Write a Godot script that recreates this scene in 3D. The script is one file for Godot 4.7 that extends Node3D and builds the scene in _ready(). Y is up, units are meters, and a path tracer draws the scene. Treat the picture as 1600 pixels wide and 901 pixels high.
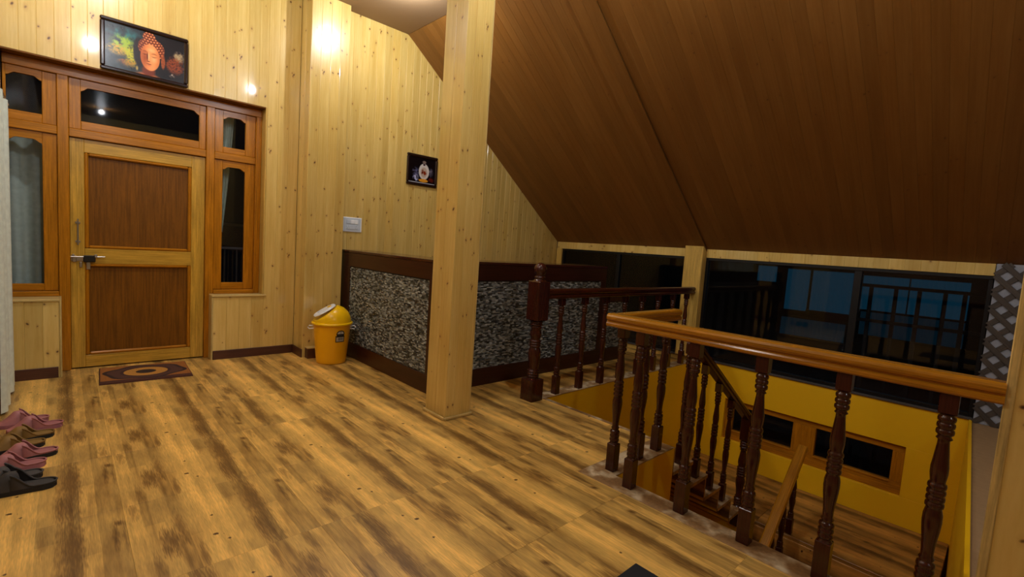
extends Node3D

# ---------------------------------------------------------------- measures of the place (metres)
const EYE := Vector3(0, 1.4, 0)
const CEIL := 3.97          # flat ceiling
const RIDGE_X := 3.2        # where the ceiling starts to slope
const WALL_X := 6.3         # low window wall
const SLOPE := 0.7784       # fall of the sloped ceiling per metre
const DOOR_Z := -5.74       # door wall
const GABLE_Z := -5.57      # gable wall behind the counter
const LEFT_X := -0.345      # left wall
const LANDING := -1.2
const LAMP_ENERGY := 1.6

var M := {}
var rng := RandomNumberGenerator.new()
var taken := {}
var parts_taken := {}

# ---------------------------------------------------------------- naming and tagging
func numbered(called: String, book: Dictionary) -> String:
	var n: int = book.get(called, 0)
	book[called] = n + 1
	return called if n == 0 else "%s_%03d" % [called, n]

func tag(o: Node, label: String, category: String = "", group: String = "", kind: String = "") -> void:
	if label != "": o.set_meta("label", label)
	if category != "": o.set_meta("category", category)
	if group != "": o.set_meta("group", group)
	if kind != "": o.set_meta("kind", kind)

func thing(called: String, label: String, category: String, at := Vector3.ZERO, group := "", kind := "") -> Node3D:
	var o := Node3D.new()
	o.name = numbered(called, taken)
	add_child(o)
	o.position = at
	tag(o, label, category, group, kind)
	return o

func part(parent: Node, called: String, mesh: Mesh, mat: Material, xf := Transform3D.IDENTITY) -> MeshInstance3D:
	var o := MeshInstance3D.new()
	var id := parent.get_instance_id()
	if not parts_taken.has(id): parts_taken[id] = {}
	o.name = numbered(called, parts_taken[id])
	o.mesh = mesh
	o.material_override = mat
	o.transform = xf
	o.cast_shadow = GeometryInstance3D.SHADOW_CASTING_SETTING_ON
	parent.add_child(o)
	return o

# ---------------------------------------------------------------- mesh helpers
func begin() -> SurfaceTool:
	var st := SurfaceTool.new()
	st.begin(Mesh.PRIMITIVE_TRIANGLES)
	return st

func vert(st: SurfaceTool, p: Vector3, n: Vector3, uv: Vector2) -> void:
	st.set_normal(n)
	st.set_uv(uv)
	st.add_vertex(p)

func tri(st: SurfaceTool, a: Vector3, b: Vector3, c: Vector3, out: Vector3, ua := Vector2.ZERO, ub := Vector2.ZERO, uc := Vector2.ZERO) -> void:
	var n := (b - a).cross(c - a)
	if n.length_squared() < 1e-16: return
	n = n.normalized()
	if n.dot(out) > 0.0:
		vert(st, a, n, ua); vert(st, c, n, uc); vert(st, b, n, ub)
	else:
		vert(st, a, -n, ua); vert(st, b, -n, ub); vert(st, c, -n, uc)

func quad(st: SurfaceTool, a: Vector3, b: Vector3, c: Vector3, d: Vector3, out: Vector3, ua := Vector2.ZERO, ub := Vector2.ZERO, uc := Vector2.ZERO, ud := Vector2.ZERO) -> void:
	tri(st, a, b, c, out, ua, ub, uc)
	tri(st, a, c, d, out, ua, uc, ud)

func uv_of(p: Vector3, n: Vector3, long_axis: int, off: Vector2) -> Vector2:
	var a := 0
	if absf(n.y) >= absf(n.x) and absf(n.y) >= absf(n.z): a = 1
	elif absf(n.z) >= absf(n.x) and absf(n.z) >= absf(n.y): a = 2
	var i := (a + 1) % 3
	var j := (a + 2) % 3
	if i == long_axis:
		var t := i; i = j; j = t
	return Vector2(p[i], p[j]) + off

# a box with chamfered edges, added to st through xf; v of the UV runs along long_axis, in metres
func bbox(st: SurfaceTool, xf: Transform3D, size: Vector3, bev := 0.003, long_axis := 1, off := Vector2.ZERO) -> void:
	var h := size * 0.5
	bev = minf(bev, minf(h.x, minf(h.y, h.z)) * 0.8)
	for k in 3:
		var i := (k + 1) % 3
		var j := (k + 2) % 3
		for s in [-1.0, 1.0]:
			var c := []
			for q in [[-1, -1], [1, -1], [1, 1], [-1, 1]]:
				var p := Vector3.ZERO
				p[k] = s * h[k]; p[i] = q[0] * (h[i] - bev); p[j] = q[1] * (h[j] - bev)
				c.append(p)
			var n := Vector3.ZERO
			n[k] = s
			put_quad(st, xf, c, n, long_axis, off)
	for k in 3:
		var i := (k + 1) % 3
		var j := (k + 2) % 3
		for si in [-1.0, 1.0]:
			for sj in [-1.0, 1.0]:
				var c := []
				for q in [[-1, 0], [1, 0], [1, 1], [-1, 1]]:
					var p := Vector3.ZERO
					p[k] = q[0] * (h[k] - bev)
					p[i] = si * (h[i] - (bev if q[1] == 1 else 0.0))
					p[j] = sj * (h[j] - (0.0 if q[1] == 1 else bev))
					c.append(p)
				var n := Vector3.ZERO
				n[i] = si; n[j] = sj
				put_quad(st, xf, c, n, long_axis, off)
	for sx in [-1.0, 1.0]:
		for sy in [-1.0, 1.0]:
			for sz in [-1.0, 1.0]:
				var g := Vector3(sx, sy, sz)
				var a := Vector3(sx * h.x, sy * (h.y - bev), sz * (h.z - bev))
				var b := Vector3(sx * (h.x - bev), sy * h.y, sz * (h.z - bev))
				var c := Vector3(sx * (h.x - bev), sy * (h.y - bev), sz * h.z)
				tri(st, xf * a, xf * b, xf * c, xf.basis * g, uv_of(a, g, long_axis, off), uv_of(b, g, long_axis, off), uv_of(c, g, long_axis, off))

func put_quad(st: SurfaceTool, xf: Transform3D, c: Array, n: Vector3, long_axis: int, off: Vector2) -> void:
	quad(st, xf * c[0], xf * c[1], xf * c[2], xf * c[3], xf.basis * n, uv_of(c[0], n, long_axis, off), uv_of(c[1], n, long_axis, off), uv_of(c[2], n, long_axis, off), uv_of(c[3], n, long_axis, off))

func shift(p: Vector3) -> Transform3D:
	return Transform3D(Basis.IDENTITY, p)

# mesh of one chamfered box between two corners
func box_mesh(a: Vector3, b: Vector3, bev := 0.003, long_axis := -1) -> ArrayMesh:
	var st := begin()
	box_in(st, a, b, bev, long_axis)
	return st.commit()

func box_in(st: SurfaceTool, a: Vector3, b: Vector3, bev := 0.003, long_axis := -1) -> void:
	var lo := Vector3(minf(a.x, b.x), minf(a.y, b.y), minf(a.z, b.z))
	var hi := Vector3(maxf(a.x, b.x), maxf(a.y, b.y), maxf(a.z, b.z))
	var s := hi - lo
	if long_axis < 0: long_axis = s.max_axis_index()
	bbox(st, shift((lo + hi) * 0.5), s, bev, long_axis, Vector2(rng.randf() * 3.0, rng.randf() * 3.0))

# a bar between two points with a rectangular section
func bar_in(st: SurfaceTool, a: Vector3, b: Vector3, w: float, h: float, up := Vector3.UP, bev := 0.003) -> void:
	var y := (b - a).normalized()
	var x := y.cross(up).normalized()
	var z := x.cross(y)
	bbox(st, Transform3D(Basis(x, y, z), (a + b) * 0.5), Vector3(w, a.distance_to(b), h), bev, 1, Vector2(rng.randf(), rng.randf()))

# surface of revolution about y; profile of Vector2(radius, height)
func lathe(st: SurfaceTool, xf: Transform3D, prof: Array, seg := 16, a0 := 0.0, a1 := TAU, uvs := Vector2(0.1, 1.0)) -> void:
	var n := prof.size()
	var nrm := []
	for i in n:
		var t: Vector2 = prof[mini(i + 1, n - 1)] - prof[maxi(i - 1, 0)]
		nrm.append(Vector2(t.y, -t.x).normalized() if t.length() > 1e-9 else Vector2(1, 0))
	for i in n - 1:
		var p: Vector2 = prof[i]
		var q: Vector2 = prof[i + 1]
		for s in seg:
			var t0 := lerpf(a0, a1, float(s) / seg)
			var t1 := lerpf(a0, a1, float(s + 1) / seg)
			var vs := []
			for e in [[p, nrm[i], t0], [p, nrm[i], t1], [q, nrm[i + 1], t1], [q, nrm[i + 1], t0]]:
				var r: Vector2 = e[0]
				var m: Vector2 = e[1]
				var ca := cos(e[2]); var sa := sin(e[2])
				vs.append([xf * Vector3(r.x * ca, r.y, r.x * sa), (xf.basis * Vector3(m.x * ca, m.y, m.x * sa)).normalized(), Vector2((e[2] / TAU) * uvs.x * 6.0, r.y * uvs.y)])
			smooth_quad(st, vs)

func smooth_quad(st: SurfaceTool, v: Array) -> void:
	for t in [[0, 1, 2], [0, 2, 3]]:
		var a = v[t[0]]; var b = v[t[1]]; var c = v[t[2]]
		var g: Vector3 = (b[0] - a[0]).cross(c[0] - a[0])
		if g.length_squared() < 1e-18: continue
		var o: Vector3 = a[1] + b[1] + c[1]
		var order := [a, c, b] if g.dot(o) > 0.0 else [a, b, c]
		for e in order: vert(st, e[0], e[1], e[2])

# round tube along points
func tube(st: SurfaceTool, pts: Array, r: float, seg := 8) -> void:
	var rings := []
	for i in pts.size():
		var d: Vector3 = (pts[mini(i + 1, pts.size() - 1)] - pts[maxi(i - 1, 0)]).normalized()
		var ref := Vector3.UP if absf(d.y) < 0.9 else Vector3.RIGHT
		var x := d.cross(ref).normalized()
		var y := x.cross(d)
		var ring := []
		for s in seg + 1:
			var t := TAU * s / seg
			var n := x * cos(t) + y * sin(t)
			ring.append([pts[i] + n * r, n, Vector2(float(s) / seg * 0.1, i * 0.1)])
		rings.append(ring)
	for i in rings.size() - 1:
		for s in seg:
			smooth_quad(st, [rings[i][s], rings[i][s + 1], rings[i + 1][s + 1], rings[i + 1][s]])
	for e in [[0, -1], [rings.size() - 1, 1]]:
		var c: Vector3 = pts[e[0]]
		var dn: Vector3 = (pts[pts.size() - 1] - pts[pts.size() - 2]) if e[1] == 1 else (pts[0] - pts[1])
		for s in seg: tri(st, c, rings[e[0]][s][0], rings[e[0]][s + 1][0], dn)

# flat polygon in x,y extruded along z from z0 to z1
func prism(st: SurfaceTool, xf: Transform3D, poly: PackedVector2Array, z0: float, z1: float, long_axis := 1) -> void:
	var idx := Geometry2D.triangulate_polygon(poly)
	var off := Vector2(rng.randf() * 2.0, rng.randf() * 2.0)
	for z in [z0, z1]:
		var n := Vector3(0, 0, 1 if z == maxf(z0, z1) else -1)
		for i in range(0, idx.size(), 3):
			var p := []
			for k in 3: p.append(Vector3(poly[idx[i + k]].x, poly[idx[i + k]].y, z))
			tri(st, xf * p[0], xf * p[1], xf * p[2], xf.basis * n, uv_of(p[0], n, long_axis, off), uv_of(p[1], n, long_axis, off), uv_of(p[2], n, long_axis, off))
	var area := 0.0
	for i in poly.size():
		var a := poly[i]; var b := poly[(i + 1) % poly.size()]
		area += a.x * b.y - b.x * a.y
	for i in poly.size():
		var a := poly[i]; var b := poly[(i + 1) % poly.size()]
		var e := b - a
		var n := Vector3(e.y, -e.x, 0) * (1.0 if area > 0 else -1.0)
		var q := [Vector3(a.x, a.y, z0), Vector3(b.x, b.y, z0), Vector3(b.x, b.y, z1), Vector3(a.x, a.y, z1)]
		put_quad(st, xf, q, n.normalized(), long_axis, off)

# one tongue-and-groove board: x across, y along, z out of the wall; the top may be cut on the slant
func board_mesh(w: float, hl: float, hr: float, t := 0.014, c := 0.0028) -> ArrayMesh:
	var st := begin()
	var col := rng.randi() % 8
	var vo := rng.randf() * 2.0
	var x := [-w / 2, -w / 2, -w / 2 + c, w / 2 - c, w / 2, w / 2]
	var z := [0.0, t - c, t, t, t - c, 0.0]
	var top := func(px: float) -> float: return lerpf(hl, hr, px / w + 0.5)
	var uv := func(px: float, py: float) -> Vector2: return Vector2((col + 0.04 + 0.92 * (px / w + 0.5)) / 8.0, (py + vo) / 2.0)
	for i in 5:
		var n := Vector3(-(z[i] - z[i + 1]), 0, x[i + 1] - x[i])
		if i == 0: n = Vector3(-1, 0, 0)
		if i == 4: n = Vector3(1, 0, 0)
		if i == 1: n = Vector3(-1, 0, 1)
		if i == 3: n = Vector3(1, 0, 1)
		quad(st, Vector3(x[i], 0, z[i]), Vector3(x[i + 1], 0, z[i + 1]), Vector3(x[i + 1], top.call(x[i + 1]), z[i + 1]), Vector3(x[i], top.call(x[i]), z[i]), n,
			uv.call(x[i], 0.0), uv.call(x[i + 1], 0.0), uv.call(x[i + 1], top.call(x[i + 1])), uv.call(x[i], top.call(x[i])))
	for e in [0, 1]:
		for i in range(1, 5):
			var a := Vector3(x[0], top.call(x[0]) * e, z[0]); var b := Vector3(x[i], top.call(x[i]) * e, z[i]); var d := Vector3(x[mini(i + 1, 5)], top.call(x[mini(i + 1, 5)]) * e, z[mini(i + 1, 5)])
			tri(st, a, b, d, Vector3(0, 1 if e == 1 else -1, 0), uv.call(a.x, a.y), uv.call(b.x, b.y), uv.call(d.x, d.y))
	return st.commit()

# a run of boards on a plane: origin at the foot of the run, across and out give its frame; tops(x) -> height, foots(x) -> foot height
func board_run(parent: Node, called: String, mat: Material, origin: Vector3, across: Vector3, along: Vector3, length: float, width: float, foot: Callable, top: Callable, groove := 0.0028, uneven := 0.008) -> void:
	var out := across.cross(along).normalized()
	var x := 0.0
	while x < length - 0.004:
		var w := minf(width, length - x)
		if length - x - w < 0.03: w = length - x
		var f: float = foot.call(x + w * 0.5)
		var l: float = top.call(x) - f
		var r: float = top.call(x + w) - f
		if maxf(l, r) > 0.01:
			part(parent, called, board_mesh(w, maxf(l, 0.002), maxf(r, 0.002), 0.014, groove), mat, Transform3D(Basis(across, along, out) * Basis(Vector3.UP, rng.randf_range(-uneven, uneven)), origin + across * (x + w * 0.5) + along * f))
		x += w

# ---------------------------------------------------------------- textures
func bytes_noise(w: int, h: int, freq: float, sd: int, src_w := 0, src_h := 0, oct := 3) -> PackedByteArray:
	var n := FastNoiseLite.new()
	n.seed = sd
	n.frequency = freq
	n.fractal_octaves = oct
	var sw := w if src_w == 0 else src_w
	var sh := h if src_h == 0 else src_h
	var im := n.get_seamless_image(sw, sh, false, false, 0.25, true)
	im.convert(Image.FORMAT_L8)
	if sw != w or sh != h: im.resize(w, h, Image.INTERPOLATE_CUBIC)
	return im.get_data()

func tex(w: int, h: int, d: PackedByteArray) -> ImageTexture:
	var im := Image.create_from_data(w, h, false, Image.FORMAT_RGB8, d)
	return ImageTexture.create_from_image(im)

func put(d: PackedByteArray, i: int, c: Color) -> void:
	d[i] = int(clampf(c.r, 0, 1) * 255.0); d[i + 1] = int(clampf(c.g, 0, 1) * 255.0); d[i + 2] = int(clampf(c.b, 0, 1) * 255.0)

func get_px(d: PackedByteArray, i: int) -> Color:
	return Color(d[i] / 255.0, d[i + 1] / 255.0, d[i + 2] / 255.0)

# eight boards of knotty pine side by side, two metres long
func pine_texture(knots := 6, strength := 1.0, sd := 5) -> ImageTexture:
	var w := 512; var h := 1024
	var long := bytes_noise(w, h, 0.06, 11, 512, 32)
	var fine := bytes_noise(w, h, 0.12, 12, 512, 128)
	var slow := bytes_noise(w, h, 0.02, 13, 256, 64)
	var d := PackedByteArray(); d.resize(w * h * 3)
	var tint := [1.0, 0.97, 1.02, 0.98, 1.015, 0.955, 1.0, 0.975]
	var light := Color(0.895, 0.795, 0.505); var dark := Color(0.775, 0.63, 0.30)
	for y in h:
		for x in w:
			var i := y * w + x
			var g := (long[i] * 0.5 + fine[i] * 0.22 + slow[i] * 0.5) / 255.0 - 0.22
			var c := light.lerp(dark, clampf(g, 0, 1))
			put(d, i * 3, c * tint[x / 64])
	var r := RandomNumberGenerator.new(); r.seed = sd
	for col in 8:
		for k in knots:
			var cx := col * 64 + r.randi_range(8, 55)
			var cy := r.randi_range(0, h - 1)
			var rx := r.randf_range(1.6, 5.0); var ry := rx * r.randf_range(0.8, 1.5)
			var deep := r.randf_range(0.35, 1.0) * strength
			var lean := r.randf_range(-0.6, 0.6)
			for dy in range(-40, 41):
				for dx in range(-22, 23):
					var px := cx + dx
					if px < col * 64 or px >= col * 64 + 64: continue
					var i := (posmod(cy + dy, h) * w + px) * 3
					var q := Vector2((dx + lean * dy) / rx, dy / ry).length()
					var m := clampf(1.25 - q, 0, 1) * deep
					var halo := clampf(1.0 - Vector2(dx / (rx * 2.6), dy / (ry * 4.0)).length(), 0, 1) * 0.3 * strength
					var c := get_px(d, i).lerp(Color(0.62, 0.40, 0.17), halo)
					put(d, i, c.lerp(Color(0.25, 0.13, 0.055), m))
	return tex(w, h, d)

# streaky grain, near white, tinted by the material that uses it
func grain_texture() -> ImageTexture:
	var w := 256; var h := 512
	var a := bytes_noise(w, h, 0.09, 21, 256, 24)
	var b := bytes_noise(w, h, 0.25, 22, 256, 96)
	var s := bytes_noise(w, h, 0.03, 23, 128, 64)
	var d := PackedByteArray(); d.resize(w * h * 3)
	for i in w * h:
		var g := 1.0 - 0.24 * a[i] / 255.0 - 0.10 * b[i] / 255.0 - 0.14 * s[i] / 255.0 + 0.10
		put(d, i * 3, Color(g, g * 0.985, g * 0.97))
	return tex(w, h, d)

# printed wood-look floor tile: strips that run along v
func tile_texture() -> ImageTexture:
	var w := 640; var h := 640
	var streak := bytes_noise(w, h, 0.030, 31, 640, 14, 3)
	var fine := bytes_noise(w, h, 0.15, 32, 640, 60, 2)
	var smoke := bytes_noise(w, h, 0.0075, 33, 640, 160, 3)
	var cloud := bytes_noise(w, h, 0.006, 35, 640, 320, 2)
	var wob := bytes_noise(w, h, 0.02, 34, 320, 64)
	var d := PackedByteArray(); d.resize(w * h * 3)
	# strips of the print: left edge, tone, how smoky, length offset of its butt joint
	var strips := [[0.0, 0.10, 0.3, 0.0], [0.085, -0.05, 0.9, 0.35], [0.20, 0.0, 1.0, 0.0], [0.30, 0.05, 0.5, 0.62], [0.37, 0.17, 0.06, 0.0], [0.565, -0.05, 0.4, 0.25], [0.70, -0.08, 0.9, 0.0], [0.775, 0.08, 0.35, 0.5], [0.865, -0.04, 0.7, 0.0]]
	var mid := Color(0.745, 0.59, 0.30)
	for y in h:
		for x in w:
			var i := y * w + x
			var u := x / float(w) + (wob[i] / 255.0 - 0.5) * 0.007
			var v := y / float(h)
			var k := 8
			while k > 0 and u < strips[k][0]: k -= 1
			var e = strips[k]
			var t: float = e[1]
			if e[3] > 0.0 and v > e[3]: t += 0.09 if k % 2 == 1 else -0.06
			var st := streak[i] / 255.0 - 0.5
			var sm := clampf((smoke[i] / 255.0 - 0.45) * 2.4, 0.0, 1.0)
			var c := mid * (1.0 + t + (cloud[i] / 255.0 - 0.5) * 0.25)
			c = c.lerp(Color(0.43, 0.295, 0.115), clampf(sm * (0.10 + 0.50 * e[2]) + maxf(st, 0.0) * (0.25 + 0.6 * e[2]), 0.0, 0.75))
			c = c * (1.0 + (fine[i] / 255.0 - 0.5) * 0.17 - minf(st, 0.0) * 0.16)
			put(d, i * 3, c)
	# dark clouds, streaks and knots, as printed: u, v, half width, half length, depth, lean
	for b in [[0.20, 0.62, 0.075, 0.17, 0.6, 0.3], [0.17, 0.72, 0.04, 0.10, 0.5, 0.25], [0.27, 0.45, 0.035, 0.25, 0.4, 0.1], [0.11, 0.86, 0.035, 0.20, 0.4, 0.0], [0.73, 0.45, 0.075, 0.7, 0.62, 0.12], [0.70, 0.85, 0.06, 0.25, 0.4, 0.0], [0.66, 0.75, 0.03, 0.3, 0.3, 0.0], [0.965, 0.2, 0.030, 0.05, 0.9, 0.2], [0.94, 0.38, 0.018, 0.22, 0.6, -0.10], [0.985, 0.44, 0.014, 0.22, 0.5, 0.05], [0.05, 0.10, 0.04, 0.16, 0.4, 0.1], [0.33, 0.86, 0.026, 0.22, 0.45, 0.0],
			[0.455, 0.44, 0.013, 0.012, 1.8, 0.0], [0.43, 0.69, 0.014, 0.012, 1.8, 0.3], [0.485, 0.785, 0.016, 0.012, 1.8, 0.2], [0.468, 0.715, 0.006, 0.008, 0.9, 0.0], [0.60, 0.2, 0.03, 0.2, 0.3, 0.0]]:
		var bx: float = b[0] * w; var by: float = b[1] * h; var rx: float = b[2] * w; var ry: float = b[3] * h
		for y in range(int(by - ry * 1.4), int(by + ry * 1.4) + 1):
			for x in range(int(bx - rx * 2.0), int(bx + rx * 2.0) + 1):
				if x < 0 or x >= w or y < 0 or y >= h: continue
				var dy := (y - by) / ry
				var q := Vector2((x - bx) / rx - dy * b[5], dy).length() + (fine[y * w + x] / 255.0 - 0.5) * 0.7 + (streak[y * w + x] / 255.0 - 0.5) * 0.9
				var m: float = minf(clampf((1.0 - q) * 1.1, 0, 1) * b[4], 0.95)
				var i := (y * w + x) * 3
				put(d, i, get_px(d, i).lerp(Color(0.31, 0.19, 0.065), m))
	return tex(w, h, d)

func soft(p: Vector2, c: Vector2, r: Vector2, edge := 0.12) -> float:
	return clampf((1.0 - ((p - c) / r).length()) / edge, 0, 1)

# print of a carved stone head between coloured blurs
func statue_texture() -> ImageTexture:
	var w := 384; var h := 252
	var n := bytes_noise(w, h, 0.022, 41, 0, 0, 4)
	var n2 := bytes_noise(w, h, 0.07, 42)
	var d := PackedByteArray(); d.resize(w * h * 3)
	for y in h:
		for x in w:
			var p := Vector2(x / float(w), y / float(h))
			var a := n[y * w + x] / 255.0
			var b := n2[y * w + x] / 255.0
			var j := p + Vector2(a - 0.5, b - 0.5) * 0.10
			var c := Color(0.13, 0.17, 0.19).lerp(Color(0.07, 0.04, 0.05), clampf(p.x * 2.2 - 0.6, 0, 1)) * (0.6 + 0.8 * a)
			c = c.lerp(Color(0.12, 0.42, 0.42), soft(j, Vector2(0.27, 0.22), Vector2(0.26, 0.20), 0.9) * a * 1.3)
			c = c.lerp(Color(0.58, 0.68, 0.14), soft(j, Vector2(0.22, 0.43), Vector2(0.19, 0.24), 0.5) * clampf(a * 2.4 - 0.3, 0, 1))
			c = c.lerp(Color(0.82, 0.60, 0.10), soft(j, Vector2(0.16, 0.58), Vector2(0.17, 0.15), 0.5) * clampf(b * 2.0 - 0.4, 0, 1))
			c = c.lerp(Color(0.72, 0.70, 0.10), soft(j, Vector2(0.31, 0.66), Vector2(0.085, 0.26), 0.4) * clampf(b * 1.8, 0, 1))
			c = c.lerp(Color(0.70, 0.36, 0.08), soft(j, Vector2(0.26, 0.82), Vector2(0.12, 0.10), 0.6) * b)
			c = c.lerp(Color(0.52, 0.22, 0.08), soft(j, Vector2(0.87, 0.62), Vector2(0.15, 0.26), 0.5) * clampf(b * 2.0 - 0.1, 0, 1))
			c = c.lerp(Color(0.74, 0.64, 0.46), soft(j, Vector2(0.93, 0.40), Vector2(0.10, 0.14), 0.7) * 0.8)
			c = c.lerp(Color(0.80, 0.74, 0.66), soft(j, Vector2(0.85, 0.86), Vector2(0.03, 0.06), 0.6) * b)
			# shoulders, neck, dark far side of the head
			c = c.lerp(Color(0.80, 0.42, 0.19), soft(p, Vector2(0.52, 1.20), Vector2(0.27, 0.30), 0.25))
			c = c.lerp(Color(0.44, 0.17, 0.07), soft(p, Vector2(0.53, 0.88), Vector2(0.10, 0.15), 0.3))
			c = c.lerp(Color(0.10, 0.045, 0.045), soft(p, Vector2(0.405, 0.50), Vector2(0.075, 0.36), 0.25))
			c = c.lerp(Color(0.75, 0.62, 0.28), soft(p, Vector2(0.385, 0.88), Vector2(0.020, 0.07), 0.6) * 0.85)
			# cap of curls and bun
			var cap := maxf(soft(p, Vector2(0.565, 0.36), Vector2(0.175, 0.25), 0.06), soft(p, Vector2(0.535, 0.11), Vector2(0.085, 0.12), 0.1))
			var row := p.y * 17.0 + 40.0 * (p.x - 0.56) * (p.x - 0.56)
			var cell := Vector2(fposmod(p.x * 25.0 + 0.5 * (int(row) % 2), 1.0) - 0.5, fposmod(row, 1.0) - 0.5)
			var curl := 1.2 - cell.length() * 2.8
			c = c.lerp(Color(0.34, 0.12, 0.06).lerp(Color(0.93, 0.56, 0.32), clampf(curl * 0.9 + 0.25, 0, 1) * clampf(1.25 - absf(p.x - 0.58) * 4.0, 0.15, 1)), cap)
			# ear
			c = c.lerp(Color(0.72, 0.34, 0.14), soft(p, Vector2(0.715, 0.60), Vector2(0.032, 0.20), 0.3) * (0.5 + 0.5 * b))
			# face, turned a little to the left of the print
			var face := soft(p, Vector2(0.55, 0.57), Vector2(0.128, 0.31), 0.06)
			var fc := Color(0.93, 0.58, 0.33).lerp(Color(0.66, 0.30, 0.12), clampf(absf(p.x - 0.575) * 6.5 - 0.15, 0, 1))
			fc = fc.lerp(Color(0.55, 0.23, 0.09), soft(p, Vector2(0.485, 0.60), Vector2(0.05, 0.20), 0.9) * 0.8)
			fc = fc.lerp(Color(0.99, 0.70, 0.46), soft(p, Vector2(0.60, 0.60), Vector2(0.055, 0.10), 0.9) * 0.7)
			fc = fc.lerp(Color(0.99, 0.72, 0.47), soft(p, Vector2(0.56, 0.40), Vector2(0.08, 0.06), 0.9) * 0.6)
			fc = fc.lerp(Color(0.30, 0.11, 0.05), soft(p, Vector2(0.513, 0.56), Vector2(0.012, 0.12), 0.6) * 0.85)
			fc = fc.lerp(Color(1.0, 0.74, 0.50), soft(p, Vector2(0.532, 0.55), Vector2(0.010, 0.13), 0.7))
			fc = fc.lerp(Color(0.36, 0.13, 0.06), soft(p, Vector2(0.528, 0.665), Vector2(0.026, 0.014), 0.6))
			for e in [[0.482, 0.50, 0.030], [0.600, 0.525, 0.036]]:
				var bow: float = e[1] - 0.055 + pow((p.x - e[0]) / 0.05, 2.0) * 0.03
				fc = fc.lerp(Color(0.42, 0.17, 0.07), clampf(1.0 - absf(p.y - bow) / 0.013, 0, 1) * clampf(1.3 - absf(p.x - e[0]) / e[2], 0, 1))
				var lid: float = e[1] + 0.022 - pow((p.x - e[0]) / 0.05, 2.0) * 0.02
				fc = fc.lerp(Color(0.25, 0.09, 0.045), clampf(1.0 - absf(p.y - lid) / 0.012, 0, 1) * clampf(1.2 - absf(p.x - e[0]) / e[2], 0, 1))
			fc = fc.lerp(Color(0.34, 0.11, 0.06), soft(p, Vector2(0.535, 0.725), Vector2(0.042, 0.012), 0.6))
			fc = fc.lerp(Color(0.84, 0.42, 0.24), soft(p, Vector2(0.537, 0.755), Vector2(0.032, 0.018), 0.6))
			c = c.lerp(fc, face)
			put(d, (y * w + x) * 3, c)
	return tex(w, h, d)

# print of a pale arched clock-like ornament on a dark ground
func ornament_texture() -> ImageTexture:
	var w := 160; var h := 144
	var n := bytes_noise(w, h, 0.06, 51)
	var d := PackedByteArray(); d.resize(w * h * 3)
	for y in h:
		for x in w:
			var p := Vector2(x / float(w), y / float(h))
			var a := n[y * w + x] / 255.0
			var j := p + Vector2(a - 0.5, 0.5 - a) * 0.08
			var c := Color(0.03, 0.02, 0.04)
			c = c.lerp(Color(0.38, 0.38, 0.52), soft(j, Vector2(0.28, 0.62), Vector2(0.17, 0.30), 0.6) * clampf(a * 1.8 - 0.3, 0, 1))
			c = c.lerp(Color(0.72, 0.72, 0.85), soft(j, Vector2(0.28, 0.80), Vector2(0.12, 0.16), 0.5) * clampf(a * 2.0 - 0.2, 0, 1))
			c = c.lerp(Color(0.42, 0.40, 0.46), soft(j, Vector2(0.84, 0.52), Vector2(0.12, 0.22), 0.6) * clampf(a * 1.8 - 0.2, 0, 1))
			c = c.lerp(Color(0.34, 0.10, 0.07), soft(j, Vector2(0.86, 0.82), Vector2(0.15, 0.12), 0.5))
			c = c.lerp(Color(0.50, 0.42, 0.38), soft(p, Vector2(0.57, 0.16), Vector2(0.09, 0.07), 0.4))
			c = c.lerp(Color(0.80, 0.77, 0.74), soft(p, Vector2(0.57, 0.53), Vector2(0.21, 0.33), 0.1))
			c = c.lerp(Color(0.70, 0.62, 0.55), soft(p, Vector2(0.57, 0.56), Vector2(0.14, 0.22), 0.2))
			c = c.lerp(Color(0.22, 0.12, 0.14), soft(p, Vector2(0.57, 0.26), Vector2(0.05, 0.045), 0.3))
			c = c.lerp(Color(0.48, 0.16, 0.07), soft(j, Vector2(0.60, 0.57), Vector2(0.06, 0.10), 0.3))
			c = c.lerp(Color(0.40, 0.13, 0.06), soft(j, Vector2(0.51, 0.54), Vector2(0.035, 0.10), 0.3))
			c = c.lerp(Color(0.86, 0.58, 0.16), soft(p, Vector2(0.56, 0.88), Vector2(0.20, 0.075), 0.2))
			if p.y > 0.965 or p.x < 0.015: c = Color(0.72, 0.72, 0.74)
			put(d, (y * w + x) * 3, c)
	return tex(w, h, d)

# doormat: ovals of brown on tan
func mat_texture() -> ImageTexture:
	var w := 256; var h := 224
	var n := bytes_noise(w, h, 0.2, 61)
	var d := PackedByteArray(); d.resize(w * h * 3)
	for y in h:
		for x in w:
			var p := Vector2((x + 0.5) / w, (y + 0.5) / h)
			var q := (p - Vector2(0.5, 0.47)) / Vector2(0.5, 0.5)
			var ang := q.angle()
			var r := Vector2(q.x * 1.06, q.y).length()
			var c := Color(0.42, 0.25, 0.07)
			if p.y > 0.86 or absf(q.x) > 0.97: c = Color(0.20, 0.09, 0.045)
			var lobe := 0.90 + 0.06 * cos(ang * 2.0) + 0.05 * sin(ang * 6.0)
			if r < lobe: c = Color(0.13, 0.065, 0.035)
			if r < lobe - 0.10: c = Color(0.22, 0.125, 0.09)
			if r < 0.60: c = Color(0.17, 0.08, 0.05)
			if r < 0.52: c = Color(0.52, 0.36, 0.13)
			if r < 0.24: c = Color(0.13, 0.075, 0.035)
			put(d, (y * w + x) * 3, c * (1.15 + 0.45 * n[y * w + x] / 255.0))
	return tex(w, h, d)

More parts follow.
